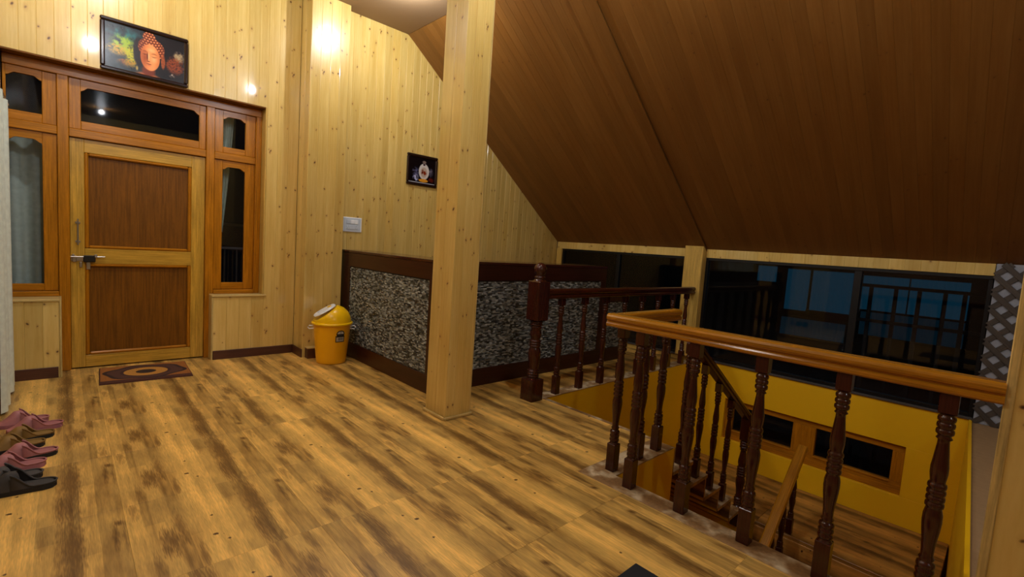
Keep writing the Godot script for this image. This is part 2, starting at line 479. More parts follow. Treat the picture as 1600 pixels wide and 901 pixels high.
# printed badge of the dustbin: black outline, white halves, small print
func badge_texture() -> ImageTexture:
	var w := 96; var h := 104
	var d := PackedByteArray(); d.resize(w * h * 3)
	for y in h:
		for x in w:
			var p := Vector2((x + 0.5) / w, (y + 0.5) / h)
			var c := Color(0.95, 0.69, 0.0)
			var top := soft(p, Vector2(0.52, 0.30), Vector2(0.42, 0.28), 0.05)
			var low := 1.0 if absf(p.x - 0.5) < 0.46 and absf(p.y - 0.70) < 0.25 else 0.0
			if maxf(top, low) > 0.5: c = Color(0.05, 0.03, 0.03)
			if soft(p, Vector2(0.52, 0.30), Vector2(0.33, 0.21), 0.05) > 0.5 and p.y < 0.31 and absf(p.x - 0.53) > 0.02: c = Color(0.78, 0.76, 0.74)
			if soft(p, Vector2(0.52, 0.30), Vector2(0.33, 0.21), 0.05) > 0.5 and p.y > 0.35: c = Color(0.2, 0.2, 0.2)
			if absf(p.x - 0.5) < 0.39 and absf(p.y - 0.72) < 0.17:
				c = Color(0.66, 0.64, 0.60)
				for gx in [0.36, 0.46, 0.58, 0.70]:
					if absf(p.x - gx) < 0.022 and absf(p.y - 0.70) < 0.10: c = Color(0.07, 0.05, 0.05)
			put(d, (y * w + x) * 3, c)
	return tex(w, h, d)

func weave_texture() -> ImageTexture:
	var w := 256; var h := 256
	var a := bytes_noise(w, h, 0.02, 71)
	var b := bytes_noise(w, h, 0.2, 72)
	var d := PackedByteArray(); d.resize(w * h * 3)
	for i in w * h:
		var g := 0.90 + 0.10 * a[i] / 255.0 - 0.06 * b[i] / 255.0
		put(d, i * 3, Color(g, g, g))
	return tex(w, h, d)

# cement edging with pale dust
func dust_texture() -> ImageTexture:
	var w := 256; var h := 256
	var a := bytes_noise(w, h, 0.015, 81, 0, 0, 4)
	var b := bytes_noise(w, h, 0.12, 82)
	var d := PackedByteArray(); d.resize(w * h * 3)
	for i in w * h:
		var c := Color(0.53, 0.39, 0.22).lerp(Color(0.74, 0.66, 0.52), clampf((a[i] / 255.0 - 0.40) * 3.2, 0, 1))
		put(d, i * 3, c * (0.88 + 0.24 * b[i] / 255.0))
	return tex(w, h, d)

func mat_of(c: Color, rough := 0.5, t: Texture2D = null, scale := Vector3.ONE, metal := 0.0) -> StandardMaterial3D:
	var m := StandardMaterial3D.new()
	m.albedo_color = c
	m.roughness = rough
	m.metallic = metal
	if t:
		m.albedo_texture = t
		m.uv1_scale = scale
	return m

func make_materials() -> void:
	var pine := pine_texture()
	var grain := grain_texture()
	var weave := weave_texture()
	M.pine = mat_of(Color(0.97, 0.95, 0.90), 0.30, pine)
	M.pine.clearcoat_enabled = true
	M.pine.clearcoat = 0.8
	M.pine.clearcoat_roughness = 0.07
	M.ceiling = mat_of(Color(0.56, 0.42, 0.30), 0.42, pine_texture(2, 0.45, 9))
	M.frame = mat_of(Color(0.76, 0.49, 0.09), 0.22, grain, Vector3(3, 0.9, 1))
	M.frame.metallic_specular = 0.4
	M.leaf = mat_of(Color(0.84, 0.655, 0.23), 0.26, grain, Vector3(3, 0.9, 1))
	M.veneer = mat_of(Color(0.51, 0.32, 0.07), 0.40, grain, Vector3(2, 0.8, 1))
	M.veneer.metallic_specular = 0.3
	M.cap = mat_of(Color(0.88, 0.77, 0.48), 0.35, grain, Vector3(3, 0.9, 1))
	M.mahogany = mat_of(Color(0.275, 0.11, 0.06), 0.14, grain, Vector3(4, 1.0, 1))
	M.darkrail = mat_of(Color(0.30, 0.125, 0.06), 0.25, grain, Vector3(4, 1.0, 1))
	M.goldrail = mat_of(Color(0.73, 0.485, 0.10), 0.14, grain, Vector3(4, 0.8, 1))
	M.counter = mat_of(Color(0.235, 0.09, 0.055), 0.34, grain, Vector3(3, 0.7, 1))
	M.worktop = mat_of(Color(0.30, 0.15, 0.11), 0.12, grain, Vector3(3, 0.7, 1))
	M.skirt = mat_of(Color(0.34, 0.18, 0.11), 0.45, grain, Vector3(3, 0.7, 1))
	M.tile = mat_of(Color(1, 1, 1), 0.36, tile_texture())
	M.tile_off = mat_of(Color(0.55, 0.40, 0.20), 0.45, grain, Vector3(2, 0.6, 1))
	M.stone = mat_of(Color(0.66, 0.53, 0.36), 0.75, weave, Vector3(2, 2, 1))
	M.tread = mat_of(Color(0.82, 0.74, 0.66), 0.40, M.tile.albedo_texture, Vector3(1.4, 1.4, 1))
	M.yellow = mat_of(Color(0.91, 0.70, 0.0), 0.5)
	M.edge = mat_of(Color.WHITE, 0.7, dust_texture(), Vector3(1.3, 1.3, 1))
	M.plain = mat_of(Color(0.62, 0.50, 0.36), 0.7)
	M.concrete = mat_of(Color(0.30, 0.29, 0.28), 0.85, weave, Vector3(1, 1, 1))
	M.curtain = mat_of(Color(0.90, 0.94, 0.87), 0.85, weave, Vector3(3, 3, 1))
	M.sheer = mat_of(Color(0.84, 0.92, 0.88), 0.9, weave, Vector3(3, 3, 1))
	M.glass = mat_of(Color(0.05, 0.07, 0.09, 0.12), 0.02)
	M.glass.metallic_specular = 0.35
	M.glass.transparency = BaseMaterial3D.TRANSPARENCY_ALPHA
	M.alu = mat_of(Color(0.06, 0.06, 0.065), 0.4, null, Vector3.ONE, 0.3)
	M.track = mat_of(Color(0.34, 0.32, 0.30), 0.5, null, Vector3.ONE, 0.5)
	M.steel = mat_of(Color(0.70, 0.68, 0.65), 0.28, null, Vector3.ONE, 0.95)
	M.black = mat_of(Color(0.035, 0.03, 0.03), 0.35)
	M.white = mat_of(Color(0.95, 0.96, 0.96), 0.3)
	M.greyplastic = mat_of(Color(0.78, 0.82, 0.85), 0.35)
	M.bin = mat_of(Color(0.95, 0.69, 0.0), 0.3)
	M.binlid = mat_of(Color(0.97, 0.77, 0.0), 0.28)
	M.badge = mat_of(Color.WHITE, 0.35, badge_texture())
	M.statue = mat_of(Color.WHITE, 0.22, statue_texture())
	M.ornament = mat_of(Color.WHITE, 0.22, ornament_texture())
	M.picframe = mat_of(Color(0.13, 0.07, 0.06), 0.16)
	M.doormat = mat_of(Color.WHITE, 0.9, mat_texture())
	M.navy = mat_of(Color(0.055, 0.065, 0.085), 0.8, weave, Vector3(4, 4, 1))
	M.pink = mat_of(Color(0.66, 0.42, 0.41), 0.6)
	M.olive = mat_of(Color(0.52, 0.39, 0.16), 0.65)
	M.charcoal = mat_of(Color(0.27, 0.25, 0.235), 0.75)
	M.slate = mat_of(Color(0.22, 0.205, 0.19), 0.75)
	M.sole_pink = mat_of(Color(0.60, 0.38, 0.42), 0.7)
	M.sole_dark = mat_of(Color(0.10, 0.09, 0.085), 0.8)
	M.insole = mat_of(Color(0.62, 0.38, 0.37), 0.8)
	M.lattice = mat_of(Color(0.30, 0.26, 0.22), 0.6, grain, Vector3(3, 1, 1))
	M.pale = mat_of(Color(0.62, 0.63, 0.66), 0.85, weave, Vector3(3, 3, 1))
	M.night = mat_of(Color(0.025, 0.028, 0.035), 0.9)
	M.railmetal = mat_of(Color(0.45, 0.46, 0.47), 0.5)
	M.mosaic = mat_of(Color.WHITE, 0.30)
	M.mosaic.vertex_color_use_as_albedo = true
	M.grout = mat_of(Color(0.13, 0.13, 0.125), 0.9)
	M.housing = mat_of(Color(0.92, 0.92, 0.92), 0.4)
	M.lamp = mat_of(Color(0.95, 0.97, 1.0), 0.4)
	M.lamp.emission_enabled = true
	M.lamp.emission = Color(0.92, 0.96, 1.0)
	M.lamp.emission_energy_multiplier = 40.0
	M.litcurtain = mat_of(Color(0.10, 0.28, 0.38), 0.9, weave, Vector3(3, 3, 1))
	M.litcurtain.emission_enabled = true
	M.litcurtain.emission = Color(0.02, 0.17, 0.24)
	M.litcurtain.emission_energy_multiplier = 0.8

# ---------------------------------------------------------------- camera and light
func setup_view() -> void:
	var cam := Camera3D.new()
	cam.name = "camera"
	add_child(cam)
	var yaw := deg_to_rad(43.51); var pitch := deg_to_rad(4.92); var roll := deg_to_rad(3.905)
	var f := Vector3(sin(yaw) * cos(pitch), -sin(pitch), -cos(yaw) * cos(pitch))
	var r := Vector3(cos(yaw), 0, sin(yaw))
	var u := r.cross(f)
	cam.transform = Transform3D(Basis(r * cos(roll) + u * sin(roll), u * cos(roll) - r * sin(roll), -f), EYE)
	cam.fov = rad_to_deg(2.0 * atan(450.5 / 745.4))
	cam.near = 0.02
	cam.current = true
	var env := Environment.new()
	env.background_mode = Environment.BG_COLOR
	env.background_color = Color(0.004, 0.006, 0.011)
	env.tonemap_mode = Environment.TONE_MAPPER_LINEAR
	env.tonemap_exposure = 0.94
	env.sdfgi_enabled = true
	env.ssao_enabled = true
	env.ssil_enabled = true
	var we := WorldEnvironment.new()
	we.name = "environment"
	we.environment = env
	add_child(we)

func ceiling_light(at: Vector3, label: String) -> void:
	# a bulb in a short holder on the ceiling
	var o := thing("ceiling_light", label, "ceiling light", at, "ceiling lights")
	var st := begin()
	lathe(st, Transform3D.IDENTITY, [Vector2(0.0, 0.0), Vector2(0.045, 0.0), Vector2(0.045, -0.012), Vector2(0.022, -0.018), Vector2(0.020, -0.050), Vector2(0.016, -0.052)], 24)
	part(o, "holder", st.commit(), M.housing)
	st = begin()
	lathe(st, Transform3D.IDENTITY, [Vector2(0.016, -0.050), Vector2(0.022, -0.060), Vector2(0.034, -0.078), Vector2(0.040, -0.095), Vector2(0.038, -0.112), Vector2(0.026, -0.128), Vector2(0.0, -0.135)], 24)
	part(o, "bulb", st.commit(), M.lamp)
	var l := OmniLight3D.new()
	l.name = "glow"
	l.light_size = 0.035
	l.light_energy = LAMP_ENERGY
	l.light_color = Color(0.95, 0.97, 1.0)
	l.omni_range = 16.0
	l.omni_attenuation = 2.0
	l.shadow_enabled = true
	o.add_child(l)
	l.position = Vector3(0, -0.095, 0)

# ---------------------------------------------------------------- the room
func roof_y(x: float) -> float:
	return CEIL - maxf(0.0, x - RIDGE_X) * SLOPE

func build_room() -> void:
	var st: SurfaceTool
	# floor slab with its printed tiles
	var fl := thing("floor", "golden brown wood-look tiled floor", "", Vector3.ZERO, "", "structure")
	st = begin()
	box_in(st, Vector3(LEFT_X - 0.1, -0.20, -6.0), Vector3(2.44, -0.009, 4.6), 0.001)
	box_in(st, Vector3(2.44, -0.20, -5.7), Vector3(3.30, -0.009, -1.62), 0.001)
	box_in(st, Vector3(3.30, -0.20, -5.7), Vector3(6.45, -0.009, -2.96), 0.001)
	part(fl, "slab", st.commit(), M.concrete)
	var TX := 0.695; var TZ := 0.712
	var rects := [[-0.345, 3.29, -5.73, -2.17], [-0.345, 2.29, -2.17, 1.39], [2.29, 3.29, -2.17, -1.80], [2.29, 2.40, -1.80, 1.39], [3.29, 6.3, -5.73, -3.09], [-0.345, 1.965, -5.93, -5.73]]
	for i in range(-3, 9):
		for k in range(-7, 6):
			var x0 := 0.9 + i * TX
			var z0 := -2.882 + k * TZ
			var turned := k == 1 or (k == -2 and i % 2 == 0) or (k == 3)
			for r in rects:
				var a := maxf(x0, r[0]); var b := minf(x0 + TX, r[1])
				var c := maxf(z0, r[2]); var e := minf(z0 + TZ, r[3])
				if r[2] == -5.73 and r[1] > 2.0: c = maxf(c, -5.57 if a > 1.96 else -5.73)
				if b - a < 0.006 or e - c < 0.006: continue
				part(fl, "floor_tile", floor_tile(a, b, c, e, x0, z0, TX, TZ, turned), M.tile)
	part(fl, "floor_beyond", box_mesh(Vector3(LEFT_X, -0.009, 1.392), Vector3(2.44, 0.0, 4.5), 0.001, 2), M.tile_off)
	# pale strips of stone that edge the stairwell
	st = begin()
	box_in(st, Vector3(2.401, -0.008, -1.80), Vector3(2.555, 0.001, 0.9), 0.002)
	part(fl, "edge_strip", st.commit(), M.edge)
	part(fl, "edge_strip", box_mesh(Vector3(2.556, -0.008, -1.80), Vector3(3.30, 0.001, -1.615), 0.002), M.edge)
	part(fl, "edge_strip", box_mesh(Vector3(3.291, -0.008, -3.09), Vector3(6.3, 0.001, -2.95), 0.002), M.edge)
	part(fl, "edge_strip", box_mesh(Vector3(3.291, -0.008, -2.949), Vector3(3.335, 0.001, -1.801), 0.002), M.edge)

	# door wall
	var wb := thing("wall_back", "pale knotty pine board wall around the door", "", Vector3.ZERO, "", "structure")
	st = begin()
	box_in(st, Vector3(LEFT_X - 0.1, 2.72, -6.0), Vector3(1.965, CEIL, DOOR_Z - 0.014), 0.002)
	box_in(st, Vector3(1.63, 0.0, -6.0), Vector3(1.965, 2.72, DOOR_Z - 0.014), 0.002)
	box_in(st, Vector3(1.165, 0.0, -5.95), Vector3(1.63, 0.67, DOOR_Z - 0.014), 0.002)
	box_in(st, Vector3(LEFT_X - 0.1, 0.0, -5.95), Vector3(-0.02, 0.67, -5.664), 0.002)
	part(wb, "backing", st.commit(), M.plain)
	board_run(wb, "board", M.pine, Vector3(LEFT_X, 0, DOOR_Z - 0.014), Vector3.RIGHT, Vector3.UP, 1.965 - LEFT_X - 0.33, 0.105, func(_x): return 2.72, func(_x): return CEIL)
	board_run(wb, "board", M.pine, Vector3(1.635, 0, DOOR_Z - 0.014), Vector3.RIGHT, Vector3.UP, 0.33, 0.11, func(_x): return 0.0, func(_x): return CEIL)
	board_run(wb, "board", M.pine, Vector3(1.15, 0, DOOR_Z - 0.014), Vector3.RIGHT, Vector3.UP, 0.485, 0.121, func(_x): return 0.0, func(_x): return 0.67)
	board_run(wb, "board", M.pine, Vector3(LEFT_X, 0, -5.664), Vector3.RIGHT, Vector3.UP, 0.325, 0.11, func(_x): return 0.0, func(_x): return 0.67)
	# reveals and sills of the opening
	part(wb, "reveal", box_mesh(Vector3(1.618, 0.69, -5.93), Vector3(1.634, 2.72, DOOR_Z + 0.002), 0.002), M.pine_plain)
	part(wb, "reveal", box_mesh(Vector3(LEFT_X, 2.705, -5.93), Vector3(1.634, 2.72, DOOR_Z + 0.001), 0.002), M.veneer)
	part(wb, "sill", box_mesh(Vector3(1.135, 0.67, -5.93), Vector3(1.66, 0.69, DOOR_Z + 0.014), 0.003), M.cap)
	part(wb, "sill", box_mesh(Vector3(LEFT_X, 0.67, -5.93), Vector3(-0.02, 0.69, -5.636), 0.003), M.cap)
	part(wb, "corner_strip", box_mesh(Vector3(1.135, 0.0, -5.90), Vector3(1.152, 0.67, DOOR_Z + 0.004), 0.002), M.cap)
	part(wb, "corner_strip", box_mesh(Vector3(-0.02, 0.0, -5.90), Vector3(-0.006, 0.69, -5.642), 0.002), M.cap)
	var bb := thing("baseboard_back", "dark brown skirting along the pine door wall", "", Vector3.ZERO, "", "structure")
	part(bb, "skirting", box_mesh(Vector3(1.152, 0.0, DOOR_Z), Vector3(1.949, 0.095, DOOR_Z + 0.014), 0.002), M.skirt)
	part(bb, "skirting", box_mesh(Vector3(LEFT_X, 0.0, -5.65), Vector3(-0.03, 0.095, -5.636), 0.002), M.skirt)
	part(bb, "skirting", box_mesh(Vector3(1.951, 0.0, DOOR_Z), Vector3(1.965, 0.095, -5.44), 0.002), M.skirt)

	# boxed column between door wall and gable wall
	var col := thing("trim_1", "boxed pine column in the corner beside the counter", "", Vector3.ZERO, "", "structure")
	part(col, "backing", box_mesh(Vector3(1.981, 0.0, -6.0), Vector3(2.376, CEIL, -5.455), 0.002), M.plain)
	board_run(col, "board", M.pine, Vector3(1.966, 0, -5.455), Vector3.RIGHT, Vector3.UP, 0.424, 0.106, func(_x): return 0.0, func(_x): return CEIL)
	board_run(col, "board", M.pine, Vector3(1.98, 0, DOOR_Z), Vector3(0, 0, 1), Vector3.UP, 0.285, 0.1425, func(_x): return 0.0, func(_x): return CEIL)
	board_run(col, "board", M.pine, Vector3(2.376, 0, -5.455), Vector3(0, 0, -1), Vector3.UP, 0.10, 0.10, func(_x): return 0.0, func(_x): return CEIL)

	# gable wall under the sloped ceiling
	var wg := thing("wall_gable", "tall gable wall of pale knotty pine boards behind the counter", "", Vector3.ZERO, "", "structure")
	st = begin()
	prism(st, shift(Vector3(0, 0, -5.75)), PackedVector2Array([Vector2(2.376, -0.2), Vector2(6.45, -0.2), Vector2(6.45, roof_y(6.45)), Vector2(RIDGE_X, CEIL), Vector2(2.376, CEIL)]), 0.0, 0.166)
	part(wg, "backing", st.commit(), M.plain)
	board_run(wg, "board", M.pine, Vector3(2.392, 0, GABLE_Z - 0.014), Vector3.RIGHT, Vector3.UP, WALL_X - 2.392, 0.1005, func(_x): return 0.0, func(x): return roof_y(2.392 + x))

	# left wall, beside the curtain
	var wl := thing("wall_left", "pale pine board wall at the left edge behind the curtain", "", Vector3.ZERO, "", "structure")
	part(wl, "backing", box_mesh(Vector3(LEFT_X - 0.18, 0.0, -6.0), Vector3(LEFT_X - 0.014, CEIL, 4.6), 0.002), M.plain)
	board_run(wl, "board", M.pine, Vector3(LEFT_X - 0.014, 0, -3.0), Vector3(0, 0, -1), Vector3.UP, 2.74, 0.105, func(_x): return 0.0, func(_x): return CEIL)

	# wall behind the viewer and the far right end
	var wf := thing("wall_front", "plain pine wall behind the viewer", "", Vector3.ZERO, "", "structure")
	part(wf, "panel", box_mesh(Vector3(LEFT_X - 0.1, -0.2, 4.5), Vector3(6.45, CEIL, 4.6), 0.002), M.pine_plain)

	# ceiling: flat part, sloped part, boxed rafter
	var ce := thing("ceiling", "brown wooden board ceiling sloping down to the windows", "", Vector3.ZERO, "", "structure")
	part(ce, "backing", box_mesh(Vector3(LEFT_X - 0.1, CEIL + 0.002, -6.0), Vector3(RIDGE_X, CEIL + 0.12, 4.6), 0.002), M.plain)
	board_run(ce, "board", M.ceiling, Vector3(LEFT_X, CEIL + 0.008, DOOR_Z), Vector3(0, 0, 1), Vector3(1, 0, 0), 4.9, 0.10, func(_x): return 0.0, func(_x): return RIDGE_X - LEFT_X, 0.0014, 0.003)
	part(ce, "panel", box_mesh(Vector3(LEFT_X, CEIL - 0.006, -0.84), Vector3(RIDGE_X, CEIL + 0.004, 4.5), 0.002, 0), M.ceiling_plain)
	var ang := atan(SLOPE)
	var run := (WALL_X + 0.02 - RIDGE_X) / cos(ang)
	var upd := Vector3(-cos(ang), sin(ang), 0)
	var nrm := Vector3(-sin(ang), -cos(ang), 0)
	var low := Vector3(WALL_X + 0.02, roof_y(WALL_X + 0.02), 0)
	st = begin()
	bbox(st, Transform3D(Basis(Vector3(0, 0, 1), upd, nrm), low + upd * run * 0.5 - nrm * 0.07 + Vector3(0, 0, -0.55)), Vector3(10.3, run + 0.1, 0.11), 0.002)
	part(ce, "backing", st.commit(), M.plain)
	for s in [[-5.57, -3.155], [-2.895, 0.9]]:
		board_run(ce, "board", M.ceiling, Vector3(0, 0, s[0]) + low - nrm * 0.014, Vector3(0, 0, 1), upd, s[1] - s[0], 0.1, func(_x): return 0.0, func(_x): return run, 0.0014, 0.003)
	st = begin()
	bbox(st, Transform3D(Basis(Vector3(0, 0, 1), upd, nrm), low + upd * run * 0.5 - nrm * 0.004 + Vector3(0, 0, 2.7)), Vector3(3.6, run, 0.02), 0.002)
	part(ce, "panel", st.commit(), M.ceiling_plain)
	board_run(ce, "rafter_board", M.ceiling, Vector3(0, 0, -3.155) + low + nrm * 0.012, Vector3(0, 0, 1), upd, 0.26, 0.13, func(_x): return 0.0, func(_x): return run, 0.0014, 0.003)
	st = begin()
	bbox(st, Transform3D(Basis(Vector3(0, 0, 1), upd, nrm), low + upd * run * 0.5 - nrm * 0.002 + Vector3(0, 0, -3.025)), Vector3(0.25, run, 0.026), 0.002)
	part(ce, "rafter", st.commit(), M.ceiling_plain)

	build_window_wall()

func floor_tile(a: float, b: float, c: float, e: float, x0: float, z0: float, tx: float, tz: float, turned: bool) -> ArrayMesh:
	var st := begin()
	var g := 0.0003; var bv := 0.0007
	a += g; b -= g; c += g; e -= g
	var uv := func(x: float, z: float) -> Vector2:
		var u := Vector2((x - x0) / tx, (z - z0) / tz)
		return Vector2.ONE - u if turned else u
	var t := [Vector3(a + bv, 0, c + bv), Vector3(b - bv, 0, c + bv), Vector3(b - bv, 0, e - bv), Vector3(a + bv, 0, e - bv)]
	var o := [Vector3(a, -bv, c), Vector3(b, -bv, c), Vector3(b, -bv, e), Vector3(a, -bv, e)]
	var l := [Vector3(a, -0.008, c), Vector3(b, -0.008, c), Vector3(b, -0.008, e), Vector3(a, -0.008, e)]
	var outs := [Vector3(0, 0, -1), Vector3(1, 0, 0), Vector3(0, 0, 1), Vector3(-1, 0, 0)]
	quad(st, t[0], t[1], t[2], t[3], Vector3.UP, uv.call(t[0].x, t[0].z), uv.call(t[1].x, t[1].z), uv.call(t[2].x, t[2].z), uv.call(t[3].x, t[3].z))
	for i in 4:
		var j := (i + 1) % 4
		quad(st, t[i], t[j], o[j], o[i], outs[i] + Vector3.UP, uv.call(t[i].x, t[i].z), uv.call(t[j].x, t[j].z), uv.call(o[j].x, o[j].z), uv.call(o[i].x, o[i].z))
		quad(st, o[i], o[j], l[j], l[i], outs[i], uv.call(o[i].x, o[i].z), uv.call(o[j].x, o[j].z), uv.call(l[j].x, l[j].z), uv.call(l[i].x, l[i].z))
	return st.commit()

func build_window_wall() -> void:
	# low wall at the right: pine header over the windows, yellow paint below, stairwell walls
	var wr := thing("wall_right", "low window wall, pine header boards above, yellow paint below", "", Vector3.ZERO, "", "structure")
	part(wr, "backing", box_mesh(Vector3(WALL_X + 0.014, 1.44, -5.57), Vector3(6.45, 1.60, 4.5), 0.002), M.plain)
	board_run(wr, "header_board", M.pine, Vector3(WALL_X + 0.014, 1.44, -2.895), Vector3(0, 0, 1), Vector3.UP, 2.74, 0.13, func(_x): return 0.0, func(_x): return 0.112)
	board_run(wr, "header_board", M.pine, Vector3(WALL_X + 0.014, 1.44, -5.555), Vector3(0, 0, 1), Vector3.UP, 2.40, 0.22, func(_x): return 0.0, func(_x): return 0.112)
	part(wr, "window_post", box_mesh(Vector3(6.20, 0.085, -3.155), Vector3(6.42, 1.585, -2.90), 0.004), M.pine_plain)
	part(wr, "jamb_board", box_mesh(Vector3(6.285, 0.06, -5.555), Vector3(6.42, 1.44, -5.443), 0.003), M.pine_plain)
	# yellow wall with a hole for the low window: y -0.9..-0.37, z -2.45..-0.60
	var st := begin()
	var X0 := WALL_X; var X1 := 6.45
	box_in(st, Vector3(X0, -0.37, -2.955), Vector3(X1, 0.06, -0.05), 0.002)
	box_in(st, Vector3(X0, -2.6, -2.955), Vector3(X1, -0.90, -0.05), 0.002)
	box_in(st, Vector3(X0, -0.90, -2.955), Vector3(X1, -0.37, -2.45), 0.002)
	box_in(st, Vector3(X0, -0.90, -0.60), Vector3(X1, -0.37, -0.05), 0.002)
	part(wr, "painted_wall", st.commit(), M.yellow)
	part(wr, "low_wall", box_mesh(Vector3(WALL_X, -0.2, -5.57), Vector3(6.45, 0.06, -2.957), 0.002), M.pine_plain)
	part(wr, "far_wall", box_mesh(Vector3(6.36, -0.2, 0.35), Vector3(6.45, 1.60, 4.5), 0.002), M.pine_plain)
	# back wall of the stairwell below the railing
	var ws := thing("wall_stairwell", "yellow stairwell wall below the railing beside the counter", "", Vector3.ZERO, "", "structure")
	part(ws, "painted_wall", box_mesh(Vector3(3.36, -2.6, -3.05), Vector3(WALL_X, -0.010, -2.952), 0.002), M.yellow)
	# side wall of the stairwell at the right, slightly askew, and the floor of the passage behind it
	var wp := thing("wall_passage", "yellow side wall of the stairwell at the right", "", Vector3.ZERO, "", "structure")
	var flat := Transform3D(Basis(Vector3(1, 0, 0), Vector3(0, 0, -1), Vector3(0, 1, 0)), Vector3.ZERO)
	st = begin()
	prism(st, flat, PackedVector2Array([Vector2(6.3, 0.178), Vector2(2.62, 0.008), Vector2(2.62, -0.012), Vector2(6.3, 0.158)]), -2.6, 0.064)
	part(wp, "painted_wall", st.commit(), M.yellow)
	st = begin()
	prism(st, flat, PackedVector2Array([Vector2(6.28, 0.156), Vector2(2.745, -0.008), Vector2(2.745, -4.5), Vector2(6.28, -4.5)]), -0.2, 0.045)
	var fp := thing("floor_passage", "dull grey-brown floor of the passage at the right", "", Vector3.ZERO, "", "structure")
	part(fp, "slab", st.commit(), M.stone)

# ---------------------------------------------------------------- door wall joinery
func arch_rail(x0: float, x1: float, y0: float, y1: float, dip: float) -> PackedVector2Array:
	# top rail of a sash, its lower edge cut to an ogee arch: y0 is the crown, y0 - dip the shoulders
	var p := PackedVector2Array([Vector2(x0, y1), Vector2(x0, y0 - dip)])
	var n := 40
	for i in n + 1:
		var t := i / float(n)
		var e := clampf(0.055 / (x1 - x0), 0.06, 0.3)
		var s := smoothstep(0.0, e, t) * smoothstep(0.0, e, 1.0 - t)
		p.append(Vector2(lerpf(x0, x1, t), y0 - dip + dip * s))
	p.append(Vector2(x1, y1))
	return p

func sash(parent: Node3D, x0: float, x1: float, y0: float, y1: float, px0: float, px1: float, py0: float, py1: float, z: float, dip := 0.03) -> void:
	# outer x0..x1, y0..y1; glass px0..px1, py0..py1
	var d := 0.035
	if px0 - x0 > 0.005: part(parent, "stile", box_mesh(Vector3(x0, y0, z - d), Vector3(px0, y1, z), 0.004), M.frame)
	if x1 - px1 > 0.005: part(parent, "stile", box_mesh(Vector3(px1, y0, z - d), Vector3(x1, y1, z), 0.004), M.frame)
	part(parent, "bottom_rail", box_mesh(Vector3(px0, y0, z - d), Vector3(px1, py0, z), 0.004), M.frame)
	var st := begin()
	prism(st, Transform3D.IDENTITY, arch_rail(px0, px1, py1, y1, dip), z - d, z, 0)
	part(parent, "top_rail", st.commit(), M.frame)
	part(parent, "pane", box_mesh(Vector3(px0 - 0.004, py0 - 0.004, z - 0.022), Vector3(px1 + 0.004, py1 + 0.004, z - 0.018), 0.0005), M.glass)

